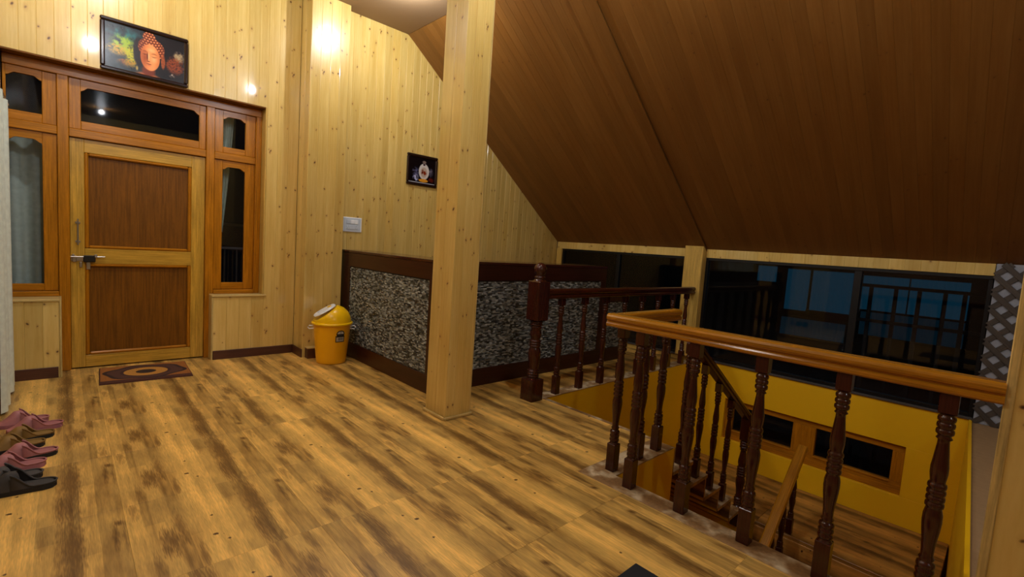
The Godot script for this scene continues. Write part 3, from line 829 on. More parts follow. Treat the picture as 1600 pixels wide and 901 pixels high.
func build_entrance() -> void:
	var zf := -5.862   # face of the frame
	var zs := -5.885   # face of sashes and leaf
	var fr := thing("trim_2", "orange varnished pine frame posts and bars around the door", "", Vector3.ZERO, "", "structure")
	part(fr, "mullion", box_mesh(Vector3(-0.02, 0.0, -5.96), Vector3(0.055, 2.625, zf), 0.005), M.frame)
	part(fr, "mullion", box_mesh(Vector3(1.095, 0.0, -5.96), Vector3(1.17, 2.625, zf), 0.005), M.frame)
	part(fr, "jamb", box_mesh(Vector3(1.56, 0.69, -5.96), Vector3(1.617, 2.625, zf), 0.004), M.frame)
	part(fr, "head", box_mesh(Vector3(LEFT_X, 2.625, -5.96), Vector3(1.617, 2.704, zf), 0.004), M.frame)
	part(fr, "transom_bar", box_mesh(Vector3(LEFT_X, 2.112, -5.96), Vector3(-0.02, 2.185, zf - 0.002), 0.005), M.frame)
	part(fr, "transom_bar", box_mesh(Vector3(0.055, 2.112, -5.96), Vector3(1.095, 2.185, zf - 0.002), 0.005), M.frame)
	part(fr, "transom_bar", box_mesh(Vector3(1.17, 2.112, -5.96), Vector3(1.56, 2.185, zf - 0.002), 0.005), M.frame)
	part(fr, "bottom_bar", box_mesh(Vector3(1.17, 0.69, -5.96), Vector3(1.56, 0.735, zf + 0.02), 0.005), M.frame)
	part(fr, "bottom_bar", box_mesh(Vector3(LEFT_X, 0.69, -5.96), Vector3(-0.02, 0.735, zf + 0.02), 0.005), M.frame)
	var w1 := thing("window_1", "arched narrow side window left of the door", "", Vector3.ZERO, "", "structure")
	sash(w1, LEFT_X, -0.021, 0.737, 2.110, LEFT_X + 0.02, -0.115, 0.80, 2.045, zs)
	sash(w1, LEFT_X, -0.021, 2.187, 2.623, LEFT_X + 0.02, -0.112, 2.262, 2.57, zs)
	var w2 := thing("window_2", "arched narrow side window right of the door", "", Vector3.ZERO, "", "structure")
	sash(w2, 1.171, 1.559, 0.737, 2.110, 1.25, 1.463, 0.81, 2.045, zs)
	sash(w2, 1.171, 1.559, 2.187, 2.623, 1.25, 1.461, 2.25, 2.565, zs)
	var w3 := thing("window_3", "wide dark fanlight pane above the door", "", Vector3.ZERO, "", "structure")
	sash(w3, 0.056, 1.094, 2.187, 2.623, 0.136, 1.035, 2.262, 2.56, zs, 0.04)
	# the door leaf
	var dr := thing("door_1", "honey pine entrance door with two brown veneer panels", "", Vector3.ZERO, "", "structure")
	var z1 := zs - 0.008
	var z0 := z1 - 0.045
	var X0 := 0.057; var X1 := 1.093
	part(dr, "stile", box_mesh(Vector3(X0, 0.012, z0), Vector3(0.155, 2.108, z1), 0.003), M.leaf)
	part(dr, "stile", box_mesh(Vector3(0.975, 0.012, z0), Vector3(X1, 2.108, z1), 0.003), M.leaf)
	part(dr, "top_rail", box_mesh(Vector3(0.155, 1.99, z0), Vector3(0.975, 2.108, z1), 0.003), M.leaf)
	part(dr, "lock_rail", box_mesh(Vector3(0.155, 0.985, z0), Vector3(0.975, 1.125, z1), 0.003), M.leaf)
	part(dr, "bottom_rail", box_mesh(Vector3(0.155, 0.012, z0), Vector3(0.975, 0.125, z1), 0.003), M.leaf)
	for y in [[1.125, 1.99], [0.125, 0.985]]:
		var pn := part(dr, "panel", box_mesh(Vector3(0.155, y[0], z0 + 0.008), Vector3(0.975, y[1], z1 - 0.022), 0.002), M.veneer)
		var m := 0.028
		for e in [[0.155, 0.155 + m, y[0], y[1]], [0.975 - m, 0.975, y[0], y[1]], [0.155 + m, 0.975 - m, y[0], y[0] + m], [0.155 + m, 0.975 - m, y[1] - m, y[1]]]:
			part(pn, "moulding", box_mesh(Vector3(e[0], e[2], z1 - 0.022), Vector3(e[1], e[3], z1 + 0.004), 0.010), M.frame)
	# pull handle: a slim bar on two feet
	var st := begin()
	tube(st, [Vector3(0.108, 1.155, z1 + 0.034), Vector3(0.108, 1.39, z1 + 0.034)], 0.0065, 10)
	for y in [1.185, 1.355]:
		tube(st, [Vector3(0.108, y, z1), Vector3(0.108, y, z1 + 0.036)], 0.006, 8)
		bbox(st, shift(Vector3(0.108, y, z1 + 0.004)), Vector3(0.034, 0.02, 0.008), 0.003)
	part(dr, "pull_handle", st.commit(), M.steel)
	# sliding bolt with hasp
	var bolt := part(dr, "sliding_bolt", bolt_rod(z1), M.steel)
	st = begin()
	bbox(st, shift(Vector3(0.185, 1.03, z1 + 0.016)), Vector3(0.085, 0.062, 0.030), 0.006)
	part(bolt, "bolt_case", st.commit(), M.black)
	st = begin()
	bbox(st, shift(Vector3(0.083, 1.028, z1 + 0.010)), Vector3(0.028, 0.06, 0.02), 0.004)
	bbox(st, shift(Vector3(0.126, 0.975, z1 + 0.008)), Vector3(0.02, 0.05, 0.014), 0.004)
	bbox(st, shift(Vector3(0.178, 0.965, z1 + 0.008)), Vector3(0.03, 0.07, 0.012), 0.004)
	part(bolt, "keeper", st.commit(), M.steel)

func bolt_rod(z1: float) -> ArrayMesh:
	var st := begin()
	tube(st, [Vector3(0.058, 1.045, z1 + 0.022), Vector3(0.295, 1.050, z1 + 0.022)], 0.007, 10)
	bbox(st, shift(Vector3(0.145, 1.022, z1 + 0.004)), Vector3(0.17, 0.03, 0.006), 0.002)
	bbox(st, shift(Vector3(0.075, 1.06, z1 + 0.02)), Vector3(0.02, 0.02, 0.02), 0.005)
	bbox(st, shift(Vector3(0.23, 1.06, z1 + 0.02)), Vector3(0.022, 0.022, 0.022), 0.005)
	return st.commit()

# cloth hanging in folds between two points; shape(t, v) gives width at height
func curtain_mesh(a: Vector3, b: Vector3, top: float, foot: float, folds: float, amp: float, squeeze = null) -> ArrayMesh:
	var st := begin()
	var nu := 90; var nv := 24
	var dir := (b - a)
	var side := dir.normalized().cross(Vector3.UP)
	var g := []
	for j in nv + 1:
		var row := []
		var v := j / float(nv)
		for i in nu + 1:
			var u := i / float(nu)
			var k := 1.0 if squeeze == null else float(squeeze.call(v))
			var ph := u * folds * TAU
			var w := sin(ph + 0.6 * sin(v * 2.2 + u * 5.0)) * amp * (0.75 + 0.25 * v) + sin(ph * 0.37 + 1.3) * amp * 0.5
			var p := a + dir * (u * k) + side * w
			p.y = lerpf(top, foot, v)
			row.append(p)
		g.append(row)
	for j in nv:
		for i in nu:
			var q := []
			for e in [[j, i], [j, i + 1], [j + 1, i + 1], [j + 1, i]]:
				var p: Vector3 = g[e[0]][e[1]]
				var du: Vector3 = g[e[0]][mini(e[1] + 1, nu)] - g[e[0]][maxi(e[1] - 1, 0)]
				var dv: Vector3 = g[mini(e[0] + 1, nv)][e[1]] - g[maxi(e[0] - 1, 0)][e[1]]
				q.append([p, dv.cross(du).normalized() * -1.0, Vector2(e[1] / float(nu) * dir.length(), p.y)])
			smooth_quad(st, q)
	return st.commit()

# ---------------------------------------------------------------- pillar and posts
func pillar(called: String, label: String, x0: float, x1: float, z0: float, z1: float, y0: float, moulded: bool) -> void:
	var o := thing(called, label, "pillar", Vector3((x0 + x1) / 2, y0, (z0 + z1) / 2))
	var h := CEIL - y0 - 0.012
	var hx := (x1 - x0) / 2; var hz := (z1 - z0) / 2
	part(o, "core", box_mesh(Vector3(-hx + 0.014, 0, -hz + 0.014), Vector3(hx - 0.014, h, hz - 0.014), 0.002), M.plain)
	var full := func(_x): return h
	var zero := func(_x): return 0.0
	board_run(o, "board", M.pine, Vector3(-hx, 0, hz - 0.014), Vector3(1, 0, 0), Vector3.UP, hx * 2, hx * 2 / 3.0, zero, full)
	board_run(o, "board", M.pine, Vector3(-hx + 0.014, 0, -hz), Vector3(0, 0, 1), Vector3.UP, hz * 2, hz, zero, full)
	board_run(o, "board", M.pine, Vector3(hx - 0.014, 0, hz), Vector3(0, 0, -1), Vector3.UP, hz * 2, hz, zero, full)
	board_run(o, "board", M.pine, Vector3(hx, 0, -hz + 0.014), Vector3(-1, 0, 0), Vector3.UP, hx * 2, hx, zero, full)
	if not moulded: part(o, "corner_bead", box_mesh(Vector3(-hx - 0.005, 0, -hz - 0.005), Vector3(-hx + 0.004, h, -hz + 0.022), 0.003), M.cap)
	part(o, "corner_bead", box_mesh(Vector3(hx - 0.006, 0, hz - 0.008), Vector3(hx + 0.004, h, hz + 0.004), 0.003), M.cap)
	if moulded:
		var b := 0.016
		part(o, "base_bead", box_mesh(Vector3(-hx - b, 0, hz + 0.004), Vector3(hx + b, 0.026, hz + b + 0.004), 0.007), M.cap)
		part(o, "base_bead", box_mesh(Vector3(-hx - b - 0.004, 0, -hz - b), Vector3(-hx - 0.004, 0.026, hz + 0.004), 0.007), M.cap)
		part(o, "base_bead", box_mesh(Vector3(hx + 0.004, 0, -hz - b), Vector3(hx + b + 0.004, 0.026, hz + 0.004), 0.007), M.cap)
		part(o, "base_bead", box_mesh(Vector3(-hx, 0, -hz - b), Vector3(hx, 0.026, -hz), 0.007), M.cap)

# ---------------------------------------------------------------- turned work
func turned(h: float, s: float, base := 0.18, head := 0.08) -> ArrayMesh:
	# square block, beads, vase-shaped shaft, beads at the middle, shaft, beads, square block
	var st := begin()
	bbox(st, shift(Vector3(0, base / 2, 0)), Vector3(s, base, s), 0.003)
	bbox(st, shift(Vector3(0, h - head / 2, 0)), Vector3(s * 0.93, head, s * 0.93), 0.003)
	var a := base; var b := h - head
	var L := b - a
	var r := s * 0.5
	var prof := [Vector2(r * 0.98, a), Vector2(r * 0.80, a + 0.010)]
	prof.append_array(beads(a + 0.012 * L / 0.7, 3, 0.026 * L / 0.7, r * 0.80, r * 1.0))
	prof.append(Vector2(r * 0.66, a + 0.135 * L)); prof.append(Vector2(r * 0.85, a + 0.150 * L)); prof.append(Vector2(r * 0.66, a + 0.166 * L))
	for t in [[0.20, 0.68], [0.26, 0.78], [0.32, 0.94], [0.37, 1.02], [0.41, 1.0], [0.44, 0.86]]: prof.append(Vector2(r * t[1], a + t[0] * L))
	prof.append_array(beads(a + 0.45 * L, 4, 0.026 * L / 0.7, r * 0.78, r * 1.0))
	for t in [[0.61, 0.80], [0.65, 0.92], [0.69, 0.92], [0.75, 0.78], [0.82, 0.63], [0.845, 0.60]]: prof.append(Vector2(r * t[1], a + t[0] * L))
	prof.append(Vector2(r * 0.85, a + 0.855 * L)); prof.append(Vector2(r * 0.66, a + 0.868 * L))
	prof.append_array(beads(a + 0.875 * L, 3, 0.026 * L / 0.7, r * 0.72, r * 0.95))
	prof.append(Vector2(r * 0.75, b - 0.004)); prof.append(Vector2(r * 0.93, b))
	lathe(st, Transform3D.IDENTITY, prof, 14)
	return st.commit()

func beads(y: float, n: int, pitch: float, lo: float, hi: float) -> Array:
	var out := []
	for i in n:
		for t in [0.0, 0.18, 0.5, 0.82]:
			out.append(Vector2(lo if t == 0.0 else (hi if t == 0.5 else lerpf(lo, hi, 0.8)), y + (i + t) * pitch))
	out.append(Vector2(lo, y + n * pitch))
	return out

func newel_mesh(s: float, h: float) -> ArrayMesh:
	var st := begin()
	bbox(st, shift(Vector3(0, 0.10, 0)), Vector3(s, 0.20, s), 0.004)
	bbox(st, shift(Vector3(0, 0.93, 0)), Vector3(s * 0.98, 0.36, s * 0.98), 0.006)
	var r := s * 0.5
	var p := [Vector2(r, 0.20), Vector2(r * 0.72, 0.208)]
	p.append_array(beads(0.215, 3, 0.024, r * 0.64, r * 0.76))
	for t in [[0.30, 0.60], [0.36, 0.72], [0.42, 0.80], [0.47, 0.76], [0.495, 0.62]]: p.append(Vector2(r * t[1], t[0]))
	p.append_array(beads(0.50, 3, 0.022, r * 0.60, r * 0.72))
	for t in [[0.575, 0.58], [0.61, 0.72], [0.64, 0.70], [0.67, 0.60], [0.685, 0.74], [0.695, 0.58]]: p.append(Vector2(r * t[1], t[0]))
	p.append_array(beads(0.70, 2, 0.022, r * 0.62, r * 0.78))
	p.append(Vector2(r, 0.75))
	lathe(st, Transform3D.IDENTITY, p, 20)
	var q := [Vector2(r * 0.9, 1.11), Vector2(r * 0.62, 1.125), Vector2(r * 0.62, 1.135), Vector2(r * 0.72, 1.142), Vector2(r * 0.62, 1.150)]
	for i in 9:
		var t := -0.9 + i * (PI / 2 + 0.9) / 8.0
		q.append(Vector2(maxf(0.0, cos(t)) * r * 0.80, 1.215 + sin(t) * r * 0.86))
	lathe(st, Transform3D.IDENTITY, q, 20)
	return st.commit()

# moulded rail: rounded top, a groove, a rounded lower lip; extruded from a to b
func rail_mesh(a: Vector3, b: Vector3, w: float, h: float) -> ArrayMesh:
	var st := begin()
	var p := PackedVector2Array()
	var half := [[0.34, 0.0], [0.44, 0.02], [0.5, 0.10], [0.5, 0.24], [0.44, 0.34], [0.36, 0.40], [0.36, 0.46], [0.46, 0.52], [0.5, 0.62], [0.5, 0.78], [0.44, 0.92], [0.30, 1.0]]
	for e in half: p.append(Vector2(e[0] * w, e[1] * h))
	for i in range(half.size() - 1, -1, -1): p.append(Vector2(-half[i][0] * w, half[i][1] * h))
	var z := (b - a).normalized()
	var x := Vector3.UP.cross(z).normalized()
	var y := z.cross(x)
	prism(st, Transform3D(Basis(x, y, z), a), p, 0.0, a.distance_to(b), 2)
	return st.commit()

func build_railings() -> void:
	var bal := turned(0.955, 0.062)
	# railing between the counter and the stairs
	var rb := thing("stair_railing", "dark brown railing with ball-topped newel in front of the counter", "railing", Vector3(3.18, 0, -2.99), "stair railings")
	part(rb, "newel_post", newel_mesh(0.15, 1.28), M.mahogany)
	part(rb, "handrail", rail_mesh(Vector3(0.07, 0.945, 0), Vector3(3.02, 0.945, 0), 0.085, 0.09), M.darkrail)
	for i in 8:
		part(rb, "baluster", bal, M.mahogany, shift(Vector3(0.335 + i * 0.362, 0.0, 0)))
	# railing around the near side of the stairwell
	var rf := thing("stair_railing", "golden-topped railing with thick turned balusters nearest the viewer", "railing", Vector3(2.495, 0, -1.68), "stair railings")
	part(rf, "handrail", rail_mesh(Vector3(0.0, 0.955, -0.035), Vector3(0.0, 0.955, 1.694), 0.088, 0.08), M.goldrail)
	part(rf, "return_rail", rail_mesh(Vector3(0.046, 0.955, 0.005), Vector3(0.775, 0.955, 0.005), 0.078, 0.08), M.goldrail)
	for z in [0.20, 0.533, 0.875, 1.21, 1.55]:
		part(rf, "baluster", bal, M.mahogany, shift(Vector3(0, 0.001, z)))
	for x in [0.105, 0.41, 0.655]:
		part(rf, "baluster", bal, M.mahogany, shift(Vector3(x, 0.001, 0.0)))
	# railing down the first flight
	var rs := thing("stair_railing", "dark sloping railing down the first flight of stairs", "railing", Vector3(3.45, 0, -1.665), "stair railings")
	var dir := Vector3(0.305, -0.2, 0)
	var top := Vector3(0.06, 0.755, 0)
	part(rs, "handrail", rail_mesh(top, top + dir * 4.35, 0.07, 0.075), M.darkrail)
	var sb := turned(0.955, 0.055, 0.16, 0.08)
	for i in 4:
		part(rs, "baluster", sb, M.mahogany, shift(Vector3(0.03 + 0.305 * (i + 0.12), -0.2 * (i + 1) + 0.002, 0)))
	part(rs, "newel_post", turned(1.13, 0.085, 0.2, 0.26), M.mahogany, shift(Vector3(1.42, LANDING + 0.002, 0)))
	# railing down the second flight
	var rl := thing("stair_railing", "orange-brown handrail sloping down the lower flight at the landing", "railing", Vector3(5.30, LANDING, -1.27), "stair railings")
	part(rl, "handrail", rail_mesh(Vector3(0.02, 0.815, 0), Vector3(-1.50, 0.815 - 1.50 * 0.83, 0), 0.085, 0.06), M.goldrail)
	part(rl, "baluster", turned(0.70, 0.055, 0.15, 0.07), M.mahogany, shift(Vector3(-0.14, 0.002, 0)))
	part(rl, "baluster", turned(0.72, 0.055, 0.15, 0.07), M.mahogany, shift(Vector3(-0.38, -0.198, 0)))
	part(rl, "baluster", turned(0.72, 0.055, 0.15, 0.07), M.mahogany, shift(Vector3(-0.64, -0.398, 0)))

func build_stairs() -> void:
	var o := thing("staircase", "wooden stairs with yellow sides going down to a landing", "stairs", Vector3(3.31, 0, -2.28))
	# first flight, down in +x, from z -2.95 to -1.615
	var zr := 0.665; var zl := -0.668
	var st := begin()
	var poly := PackedVector2Array([Vector2(0.03, -0.201)])
	for i in 5:
		poly.append(Vector2(0.025 + 0.305 * i, -0.2 * (i + 1) - 0.031))
		poly.append(Vector2(0.025 + 0.305 * (i + 1), -0.2 * (i + 1) - 0.031))
	poly.append(Vector2(0.025 + 0.305 * 5, -1.45)); poly.append(Vector2(0.03, -1.45))
	prism(st, Transform3D.IDENTITY, poly, zl, zr - 0.01)
	part(o, "flight_side", st.commit(), M.yellow)
	for i in 5:
		part(o, "tread", box_mesh(Vector3(0.028 + 0.305 * i, -0.2 * (i + 1) - 0.03, zl), Vector3(0.305 * (i + 1) + 0.045, -0.2 * (i + 1), zr), 0.003, 2), M.tread)
		part(o, "tread_end", box_mesh(Vector3(0.028 + 0.305 * i, -0.2 * (i + 1), zr - 0.09), Vector3(0.305 * (i + 1) + 0.045, -0.2 * (i + 1) + 0.0015, zr), 0.0005, 0), M.edge)
	for i in 6:
		part(o, "riser", box_mesh(Vector3(0.012 + 0.305 * i, -0.2 * (i + 1), zl), Vector3(0.028 + 0.305 * i, -0.2 * i - (0.0305 if i > 0 else 0.0095), zr - 0.002), 0.002, 2), M.tread)
	# side of the upper floor edge
	part(o, "floor_edge", box_mesh(Vector3(-0.75, -1.5, 0.50), Vector3(0.011, -0.0095, zr - 0.002), 0.002), M.yellow)
	# landing
	part(o, "landing", box_mesh(Vector3(1.58, LANDING - 0.12, zl), Vector3(2.985, LANDING, 0.72), 0.003, 2), M.tread)
	part(o, "landing", box_mesh(Vector3(1.80, LANDING - 0.12, 0.721), Vector3(2.985, LANDING, 2.095), 0.003, 2), M.tread)
	# second flight, down in -x, beside the first
	for i in 5:
		part(o, "tread", box_mesh(Vector3(1.80 - 0.29 * (i + 1) - 0.02, LANDING - 0.2 * (i + 1) - 0.03, 0.68), Vector3(1.80 - 0.29 * i, LANDING - 0.2 * (i + 1), 2.10), 0.003, 2), M.tread)
		part(o, "riser", box_mesh(Vector3(1.784 - 0.29 * i, LANDING - 0.2 * (i + 1), 0.68), Vector3(1.799 - 0.29 * i, LANDING - 0.2 * i - 0.031, 2.10), 0.002, 2), M.tread)
	part(o, "lower_floor", box_mesh(Vector3(-0.75, -2.6, -0.6), Vector3(2.98, -2.5, 2.09), 0.003, 2), M.tread)
	part(o, "under_wall", box_mesh(Vector3(-0.80, -2.6, 0.48), Vector3(-0.755, -0.205, 2.24), 0.002), M.yellow)

# ---------------------------------------------------------------- counter
func mosaic(parent: Node, called: String, xf: Transform3D, w: float, h: float) -> void:
	# rows of small glossy split-face tiles: x across, y up, z out
	var tw := 0.036; var th := 0.0128
	var V := PackedVector3Array(); var N := PackedVector3Array(); var C := PackedColorArray()
	var r := RandomNumberGenerator.new(); r.seed = 900 + int(w * 100)
	var rows := int(h / th)
	for j in rows:
		var x := -r.randf() * tw
		while x < w - 0.004:
			var len := tw * r.randf_range(0.7, 1.3)
			var a := maxf(x, 0.0); var b := minf(x + len, w) - 0.0012
			x += len
			if b - a < 0.004: continue
			var y0 := j * th; var y1 := y0 + th - 0.0012
			var z := r.randf_range(0.003, 0.008)
			var sx := r.randf_range(-0.0025, 0.0025); var sy := r.randf_range(-0.0025, 0.0025)
			var k := r.randf()
			var g := 0.025 + 0.43 * pow(k, 1.6)
			var c := Color(g * 0.92, g * 1.0, g * r.randf_range(0.90, 1.0))
			var p := [Vector3(a, y0, z - sx - sy), Vector3(b, y0, z + sx - sy), Vector3(b, y1, z + sx + sy), Vector3(a, y1, z - sx + sy)]
			var q := [Vector3(a, y0, 0), Vector3(b, y0, 0), Vector3(b, y1, 0), Vector3(a, y1, 0)]
			for f in [[p[0], p[1], p[2], p[3]], [q[0], q[1], p[1], p[0]], [p[3], p[2], q[2], q[3]], [q[0], p[0], p[3], q[3]], [p[1], q[1], q[2], p[2]]]:
				var n: Vector3 = (f[1] - f[0]).cross(f[2] - f[0]).normalized()
				for t in [0, 2, 1, 0, 3, 2]:
					V.append(f[t]); N.append(n); C.append(c)
	var arr := []
	arr.resize(Mesh.ARRAY_MAX)
	arr[Mesh.ARRAY_VERTEX] = V; arr[Mesh.ARRAY_NORMAL] = N; arr[Mesh.ARRAY_COLOR] = C
	var m := ArrayMesh.new()
	m.add_surface_from_arrays(Mesh.PRIMITIVE_TRIANGLES, arr)
	var o := part(parent, called, m, M.mosaic, xf)
	o.set_meta("kind", "stuff")
	o.set_meta("label", "grey split-face mosaic tiles")

func build_counter() -> void:
	# local frame: origin at the outer corner of the L, x along the front, z towards the viewer
	var o := thing("reception_counter", "dark brown L-shaped reception counter faced with grey mosaic", "counter", Vector3(2.436, 0, -3.575))
	var L := 2.60; var D := 1.994; var H := 1.24; var t := 0.05
	part(o, "core", box_mesh(Vector3(0.012, 0.0, -0.12), Vector3(L - 0.002, 1.21, -0.014), 0.002), M.grout)
	part(o, "core", box_mesh(Vector3(0.014, 0.0, -D), Vector3(0.12, 1.21, -0.122), 0.002), M.grout)
	# front frame
	part(o, "top_band", box_mesh(Vector3(0, 1.055, -0.03), Vector3(L, 1.212, 0), 0.003, 0), M.counter)
	part(o, "bottom_band", box_mesh(Vector3(0, 0.0, -0.03), Vector3(L, 0.175, 0), 0.003, 0), M.counter)
	part(o, "stile", box_mesh(Vector3(0, 0.175, -0.03), Vector3(0.09, 1.055, 0), 0.003, 1), M.counter)
	part(o, "stile", box_mesh(Vector3(L - 0.10, 0.175, -0.03), Vector3(L, 1.055, 0), 0.003, 1), M.counter)
	# side frame
	part(o, "top_band", box_mesh(Vector3(0, 1.055, -D), Vector3(0.03, 1.212, -0.031), 0.003, 2), M.counter)
	part(o, "bottom_band", box_mesh(Vector3(0, 0.0, -D), Vector3(0.03, 0.175, -0.031), 0.003, 2), M.counter)
	part(o, "stile", box_mesh(Vector3(0, 0.175, -D), Vector3(0.03, 1.055, -D + 0.25), 0.003, 1), M.counter)
	part(o, "stile", box_mesh(Vector3(0, 0.175, -0.09), Vector3(0.03, 1.055, -0.031), 0.003, 1), M.counter)
	mosaic(o, "mosaic", Transform3D(Basis.IDENTITY, Vector3(0.09, 0.176, -0.014)), L - 0.19, 0.879)
	mosaic(o, "mosaic", Transform3D(Basis(Vector3(0, 0, 1), Vector3.UP, Vector3(-1, 0, 0)), Vector3(0.014, 0.176, -D + 0.25)), D - 0.34, 0.879)
	# worktop
	part(o, "worktop", box_mesh(Vector3(-0.004, 1.213, -0.40), Vector3(L + 0.004, H, 0.004), 0.004, 0), M.worktop)
	part(o, "worktop", box_mesh(Vector3(-0.004, 1.213, -D), Vector3(0.40, H, -0.401), 0.004, 2), M.worktop)
	# lower end piece of the counter
	part(o, "core", box_mesh(Vector3(L + 0.006, 0.0, -0.12), Vector3(L + 0.54, 0.78, -0.014), 0.002), M.grout)
	part(o, "top_band", box_mesh(Vector3(L + 0.006, 0.785, -0.12), Vector3(L + 0.56, 0.93, 0), 0.003, 0), M.counter)
	part(o, "bottom_band", box_mesh(Vector3(L + 0.006, 0.0, -0.03), Vector3(L + 0.56, 0.175, 0), 0.003, 0), M.counter)
	mosaic(o, "mosaic", Transform3D(Basis.IDENTITY, Vector3(L + 0.006, 0.176, -0.014)), 0.534, 0.609)

# ---------------------------------------------------------------- windows at the right and what lies outside
func build_windows() -> void:
	var w := thing("window_4", "long dark sliding window above the yellow stair wall", "", Vector3(6.34, 0, 0), "", "structure")
	var frame_rect := func(o: Node3D, z0: float, z1: float, y0: float, y1: float, t: float) -> void:
		part(o, "frame_bar", box_mesh(Vector3(-0.03, y0, z0), Vector3(0.04, y0 + t, z1), 0.003), M.alu)
		part(o, "frame_bar", box_mesh(Vector3(-0.03, y1 - t, z0), Vector3(0.04, y1, z1), 0.003), M.alu)
		part(o, "frame_bar", box_mesh(Vector3(-0.03, y0 + t, z0), Vector3(0.04, y1 - t, z0 + t), 0.003), M.alu)
		part(o, "frame_bar", box_mesh(Vector3(-0.03, y0 + t, z1 - t), Vector3(0.04, y1 - t, z1), 0.003), M.alu)
	frame_rect.call(w, -2.898, -0.155, 0.085, 1.438, 0.035)
	part(w, "meeting_stile", box_mesh(Vector3(-0.02, 0.12, -1.235), Vector3(0.02, 1.403, -1.165), 0.003), M.alu)
	part(w, "sill_track", box_mesh(Vector3(-0.06, 0.061, -2.898), Vector3(0.08, 0.084, -0.155), 0.003), M.track)
	part(w, "pane", box_mesh(Vector3(-0.004, 0.12, -2.863), Vector3(0.0, 1.403, -1.236), 0.0005), M.glass)
	part(w, "pane", box_mesh(Vector3(0.006, 0.12, -1.164), Vector3(0.010, 1.403, -0.19), 0.0005), M.glass)
	var w5 := thing("window_5", "dark window behind the end of the counter", "", Vector3(6.34, 0, 0), "", "structure")
	frame_rect.call(w5, -5.442, -3.156, 0.085, 1.438, 0.035)
	part(w5, "meeting_stile", box_mesh(Vector3(-0.02, 0.12, -4.33), Vector3(0.02, 1.403, -4.27), 0.003), M.alu)
	part(w5, "sill_track", box_mesh(Vector3(-0.06, 0.061, -5.442), Vector3(0.08, 0.084, -3.156), 0.003), M.track)
	part(w5, "pane", box_mesh(Vector3(-0.004, 0.12, -5.407), Vector3(0.0, 1.403, -4.331), 0.0005), M.glass)
	part(w5, "pane", box_mesh(Vector3(0.006, 0.12, -4.269), Vector3(0.010, 1.403, -3.191), 0.0005), M.glass)
	# low window in the yellow wall
	var w6 := thing("window_6", "low wide wooden window with two dark panes in the yellow wall", "", Vector3(6.34, 0, 0), "", "structure")
	var Y0 := -0.899; var Y1 := -0.371; var Z0 := -2.449; var Z1 := -0.601
	part(w6, "frame_bar", box_mesh(Vector3(0.0, Y1 - 0.075, Z0), Vector3(0.06, Y1, Z1), 0.004), M.frame)
	part(w6, "frame_bar", box_mesh(Vector3(0.0, Y0, Z0), Vector3(0.06, Y0 + 0.125, Z1), 0.004), M.frame)
	for z in [[Z0, Z0 + 0.10], [-1.65, -1.41], [Z1 - 0.105, Z1]]:
		part(w6, "frame_bar", box_mesh(Vector3(-0.002, Y0 + 0.125, z[0]), Vector3(0.058, Y1 - 0.075, z[1]), 0.004), M.frame)
	for z in [[Z0 + 0.10, -1.65], [-1.41, Z1 - 0.105]]:
		part(w6, "bead", box_mesh(Vector3(-0.012, Y0 + 0.105, z[0]), Vector3(-0.001, Y0 + 0.125, z[1]), 0.003), M.frame)
		part(w6, "pane", box_mesh(Vector3(0.03, Y0 + 0.125, z[0]), Vector3(0.034, Y1 - 0.075, z[1]), 0.0005), M.glass)
	# outside: a neighbouring house front with faintly lit curtained windows, a balcony rail before it
	var nb := thing("neighbouring_house", "dark house front outside with blue-lit curtained windows", "building", Vector3(8.8, -3.0, -2.5))
	part(nb, "wall", box_mesh(Vector3(0.08, 0.0, -6.0), Vector3(0.3, 7.5, 5.5), 0.01), M.night)
	for c in [[1.12, 1.38, -3.11, -2.81], [0.69, 1.36, -2.64, -2.31], [0.72, 1.36, -2.27, -1.65], [0.83, 1.34, -1.60, -1.06], [0.83, 1.34, -1.04, -0.42], [0.45, 0.80, -1.58, -0.42], [0.27, 0.56, -2.66, -1.75]]:
		var lit := part(nb, "lit_window", curtain_mesh(Vector3(0.03, 0, c[2] + 2.5), Vector3(0.03, 0, c[3] + 2.5), c[1] + 3.0, c[0] + 3.0, (c[3] - c[2]) * 9.0, 0.012), M.litcurtain if c[0] > 0.6 else M.dimcurtain)
		part(lit, "window_frame", box_mesh(Vector3(-0.01, c[0] + 2.97, c[2] + 2.46), Vector3(0.06, c[0] + 3.0, c[3] + 2.54), 0.003), M.night)
		part(lit, "window_frame", box_mesh(Vector3(-0.01, c[1] + 3.0, c[2] + 2.46), Vector3(0.06, c[1] + 3.03, c[3] + 2.54), 0.003), M.night)
	var br := thing("balcony_railing", "dark balcony railing outside the long window", "railing", Vector3(7.4, -1.0, -0.9))
	part(br, "rail", box_mesh(Vector3(-0.02, 2.21, -0.46), Vector3(0.02, 2.25, 1.6), 0.004), M.night)
	part(br, "rail", box_mesh(Vector3(-0.02, 1.77, -0.46), Vector3(0.02, 1.81, 1.6), 0.004), M.night)
	for z in [-1.247, -1.001, -0.781, -0.551, -0.386, -0.15, 0.07, 0.29, 0.51]:
		part(br, "upright", box_mesh(Vector3(-0.018, 0.0, z + 0.9 - 0.02), Vector3(0.018, 2.21, z + 0.9 + 0.02), 0.004), M.night)
	part(br, "slab", box_mesh(Vector3(-0.9, -0.12, -1.8), Vector3(1.35, 0.0, 1.7), 0.01), M.night)
	# outside the door: curtains behind the glass and a porch rail
	var c1 := thing("outer_curtain", "grey-green curtain hanging behind the left side window glass", "curtain", Vector3(-0.34, 0, -6.12))
	part(c1, "cloth", curtain_mesh(Vector3(-0.1, 0, 0), Vector3(0.38, 0, 0), 2.20, 0.55, 4.0, 0.022), M.sheer)
	var c2 := thing("outer_curtain", "pale curtain tied aside behind the right side window glass", "curtain", Vector3(1.22, 0, -6.08))
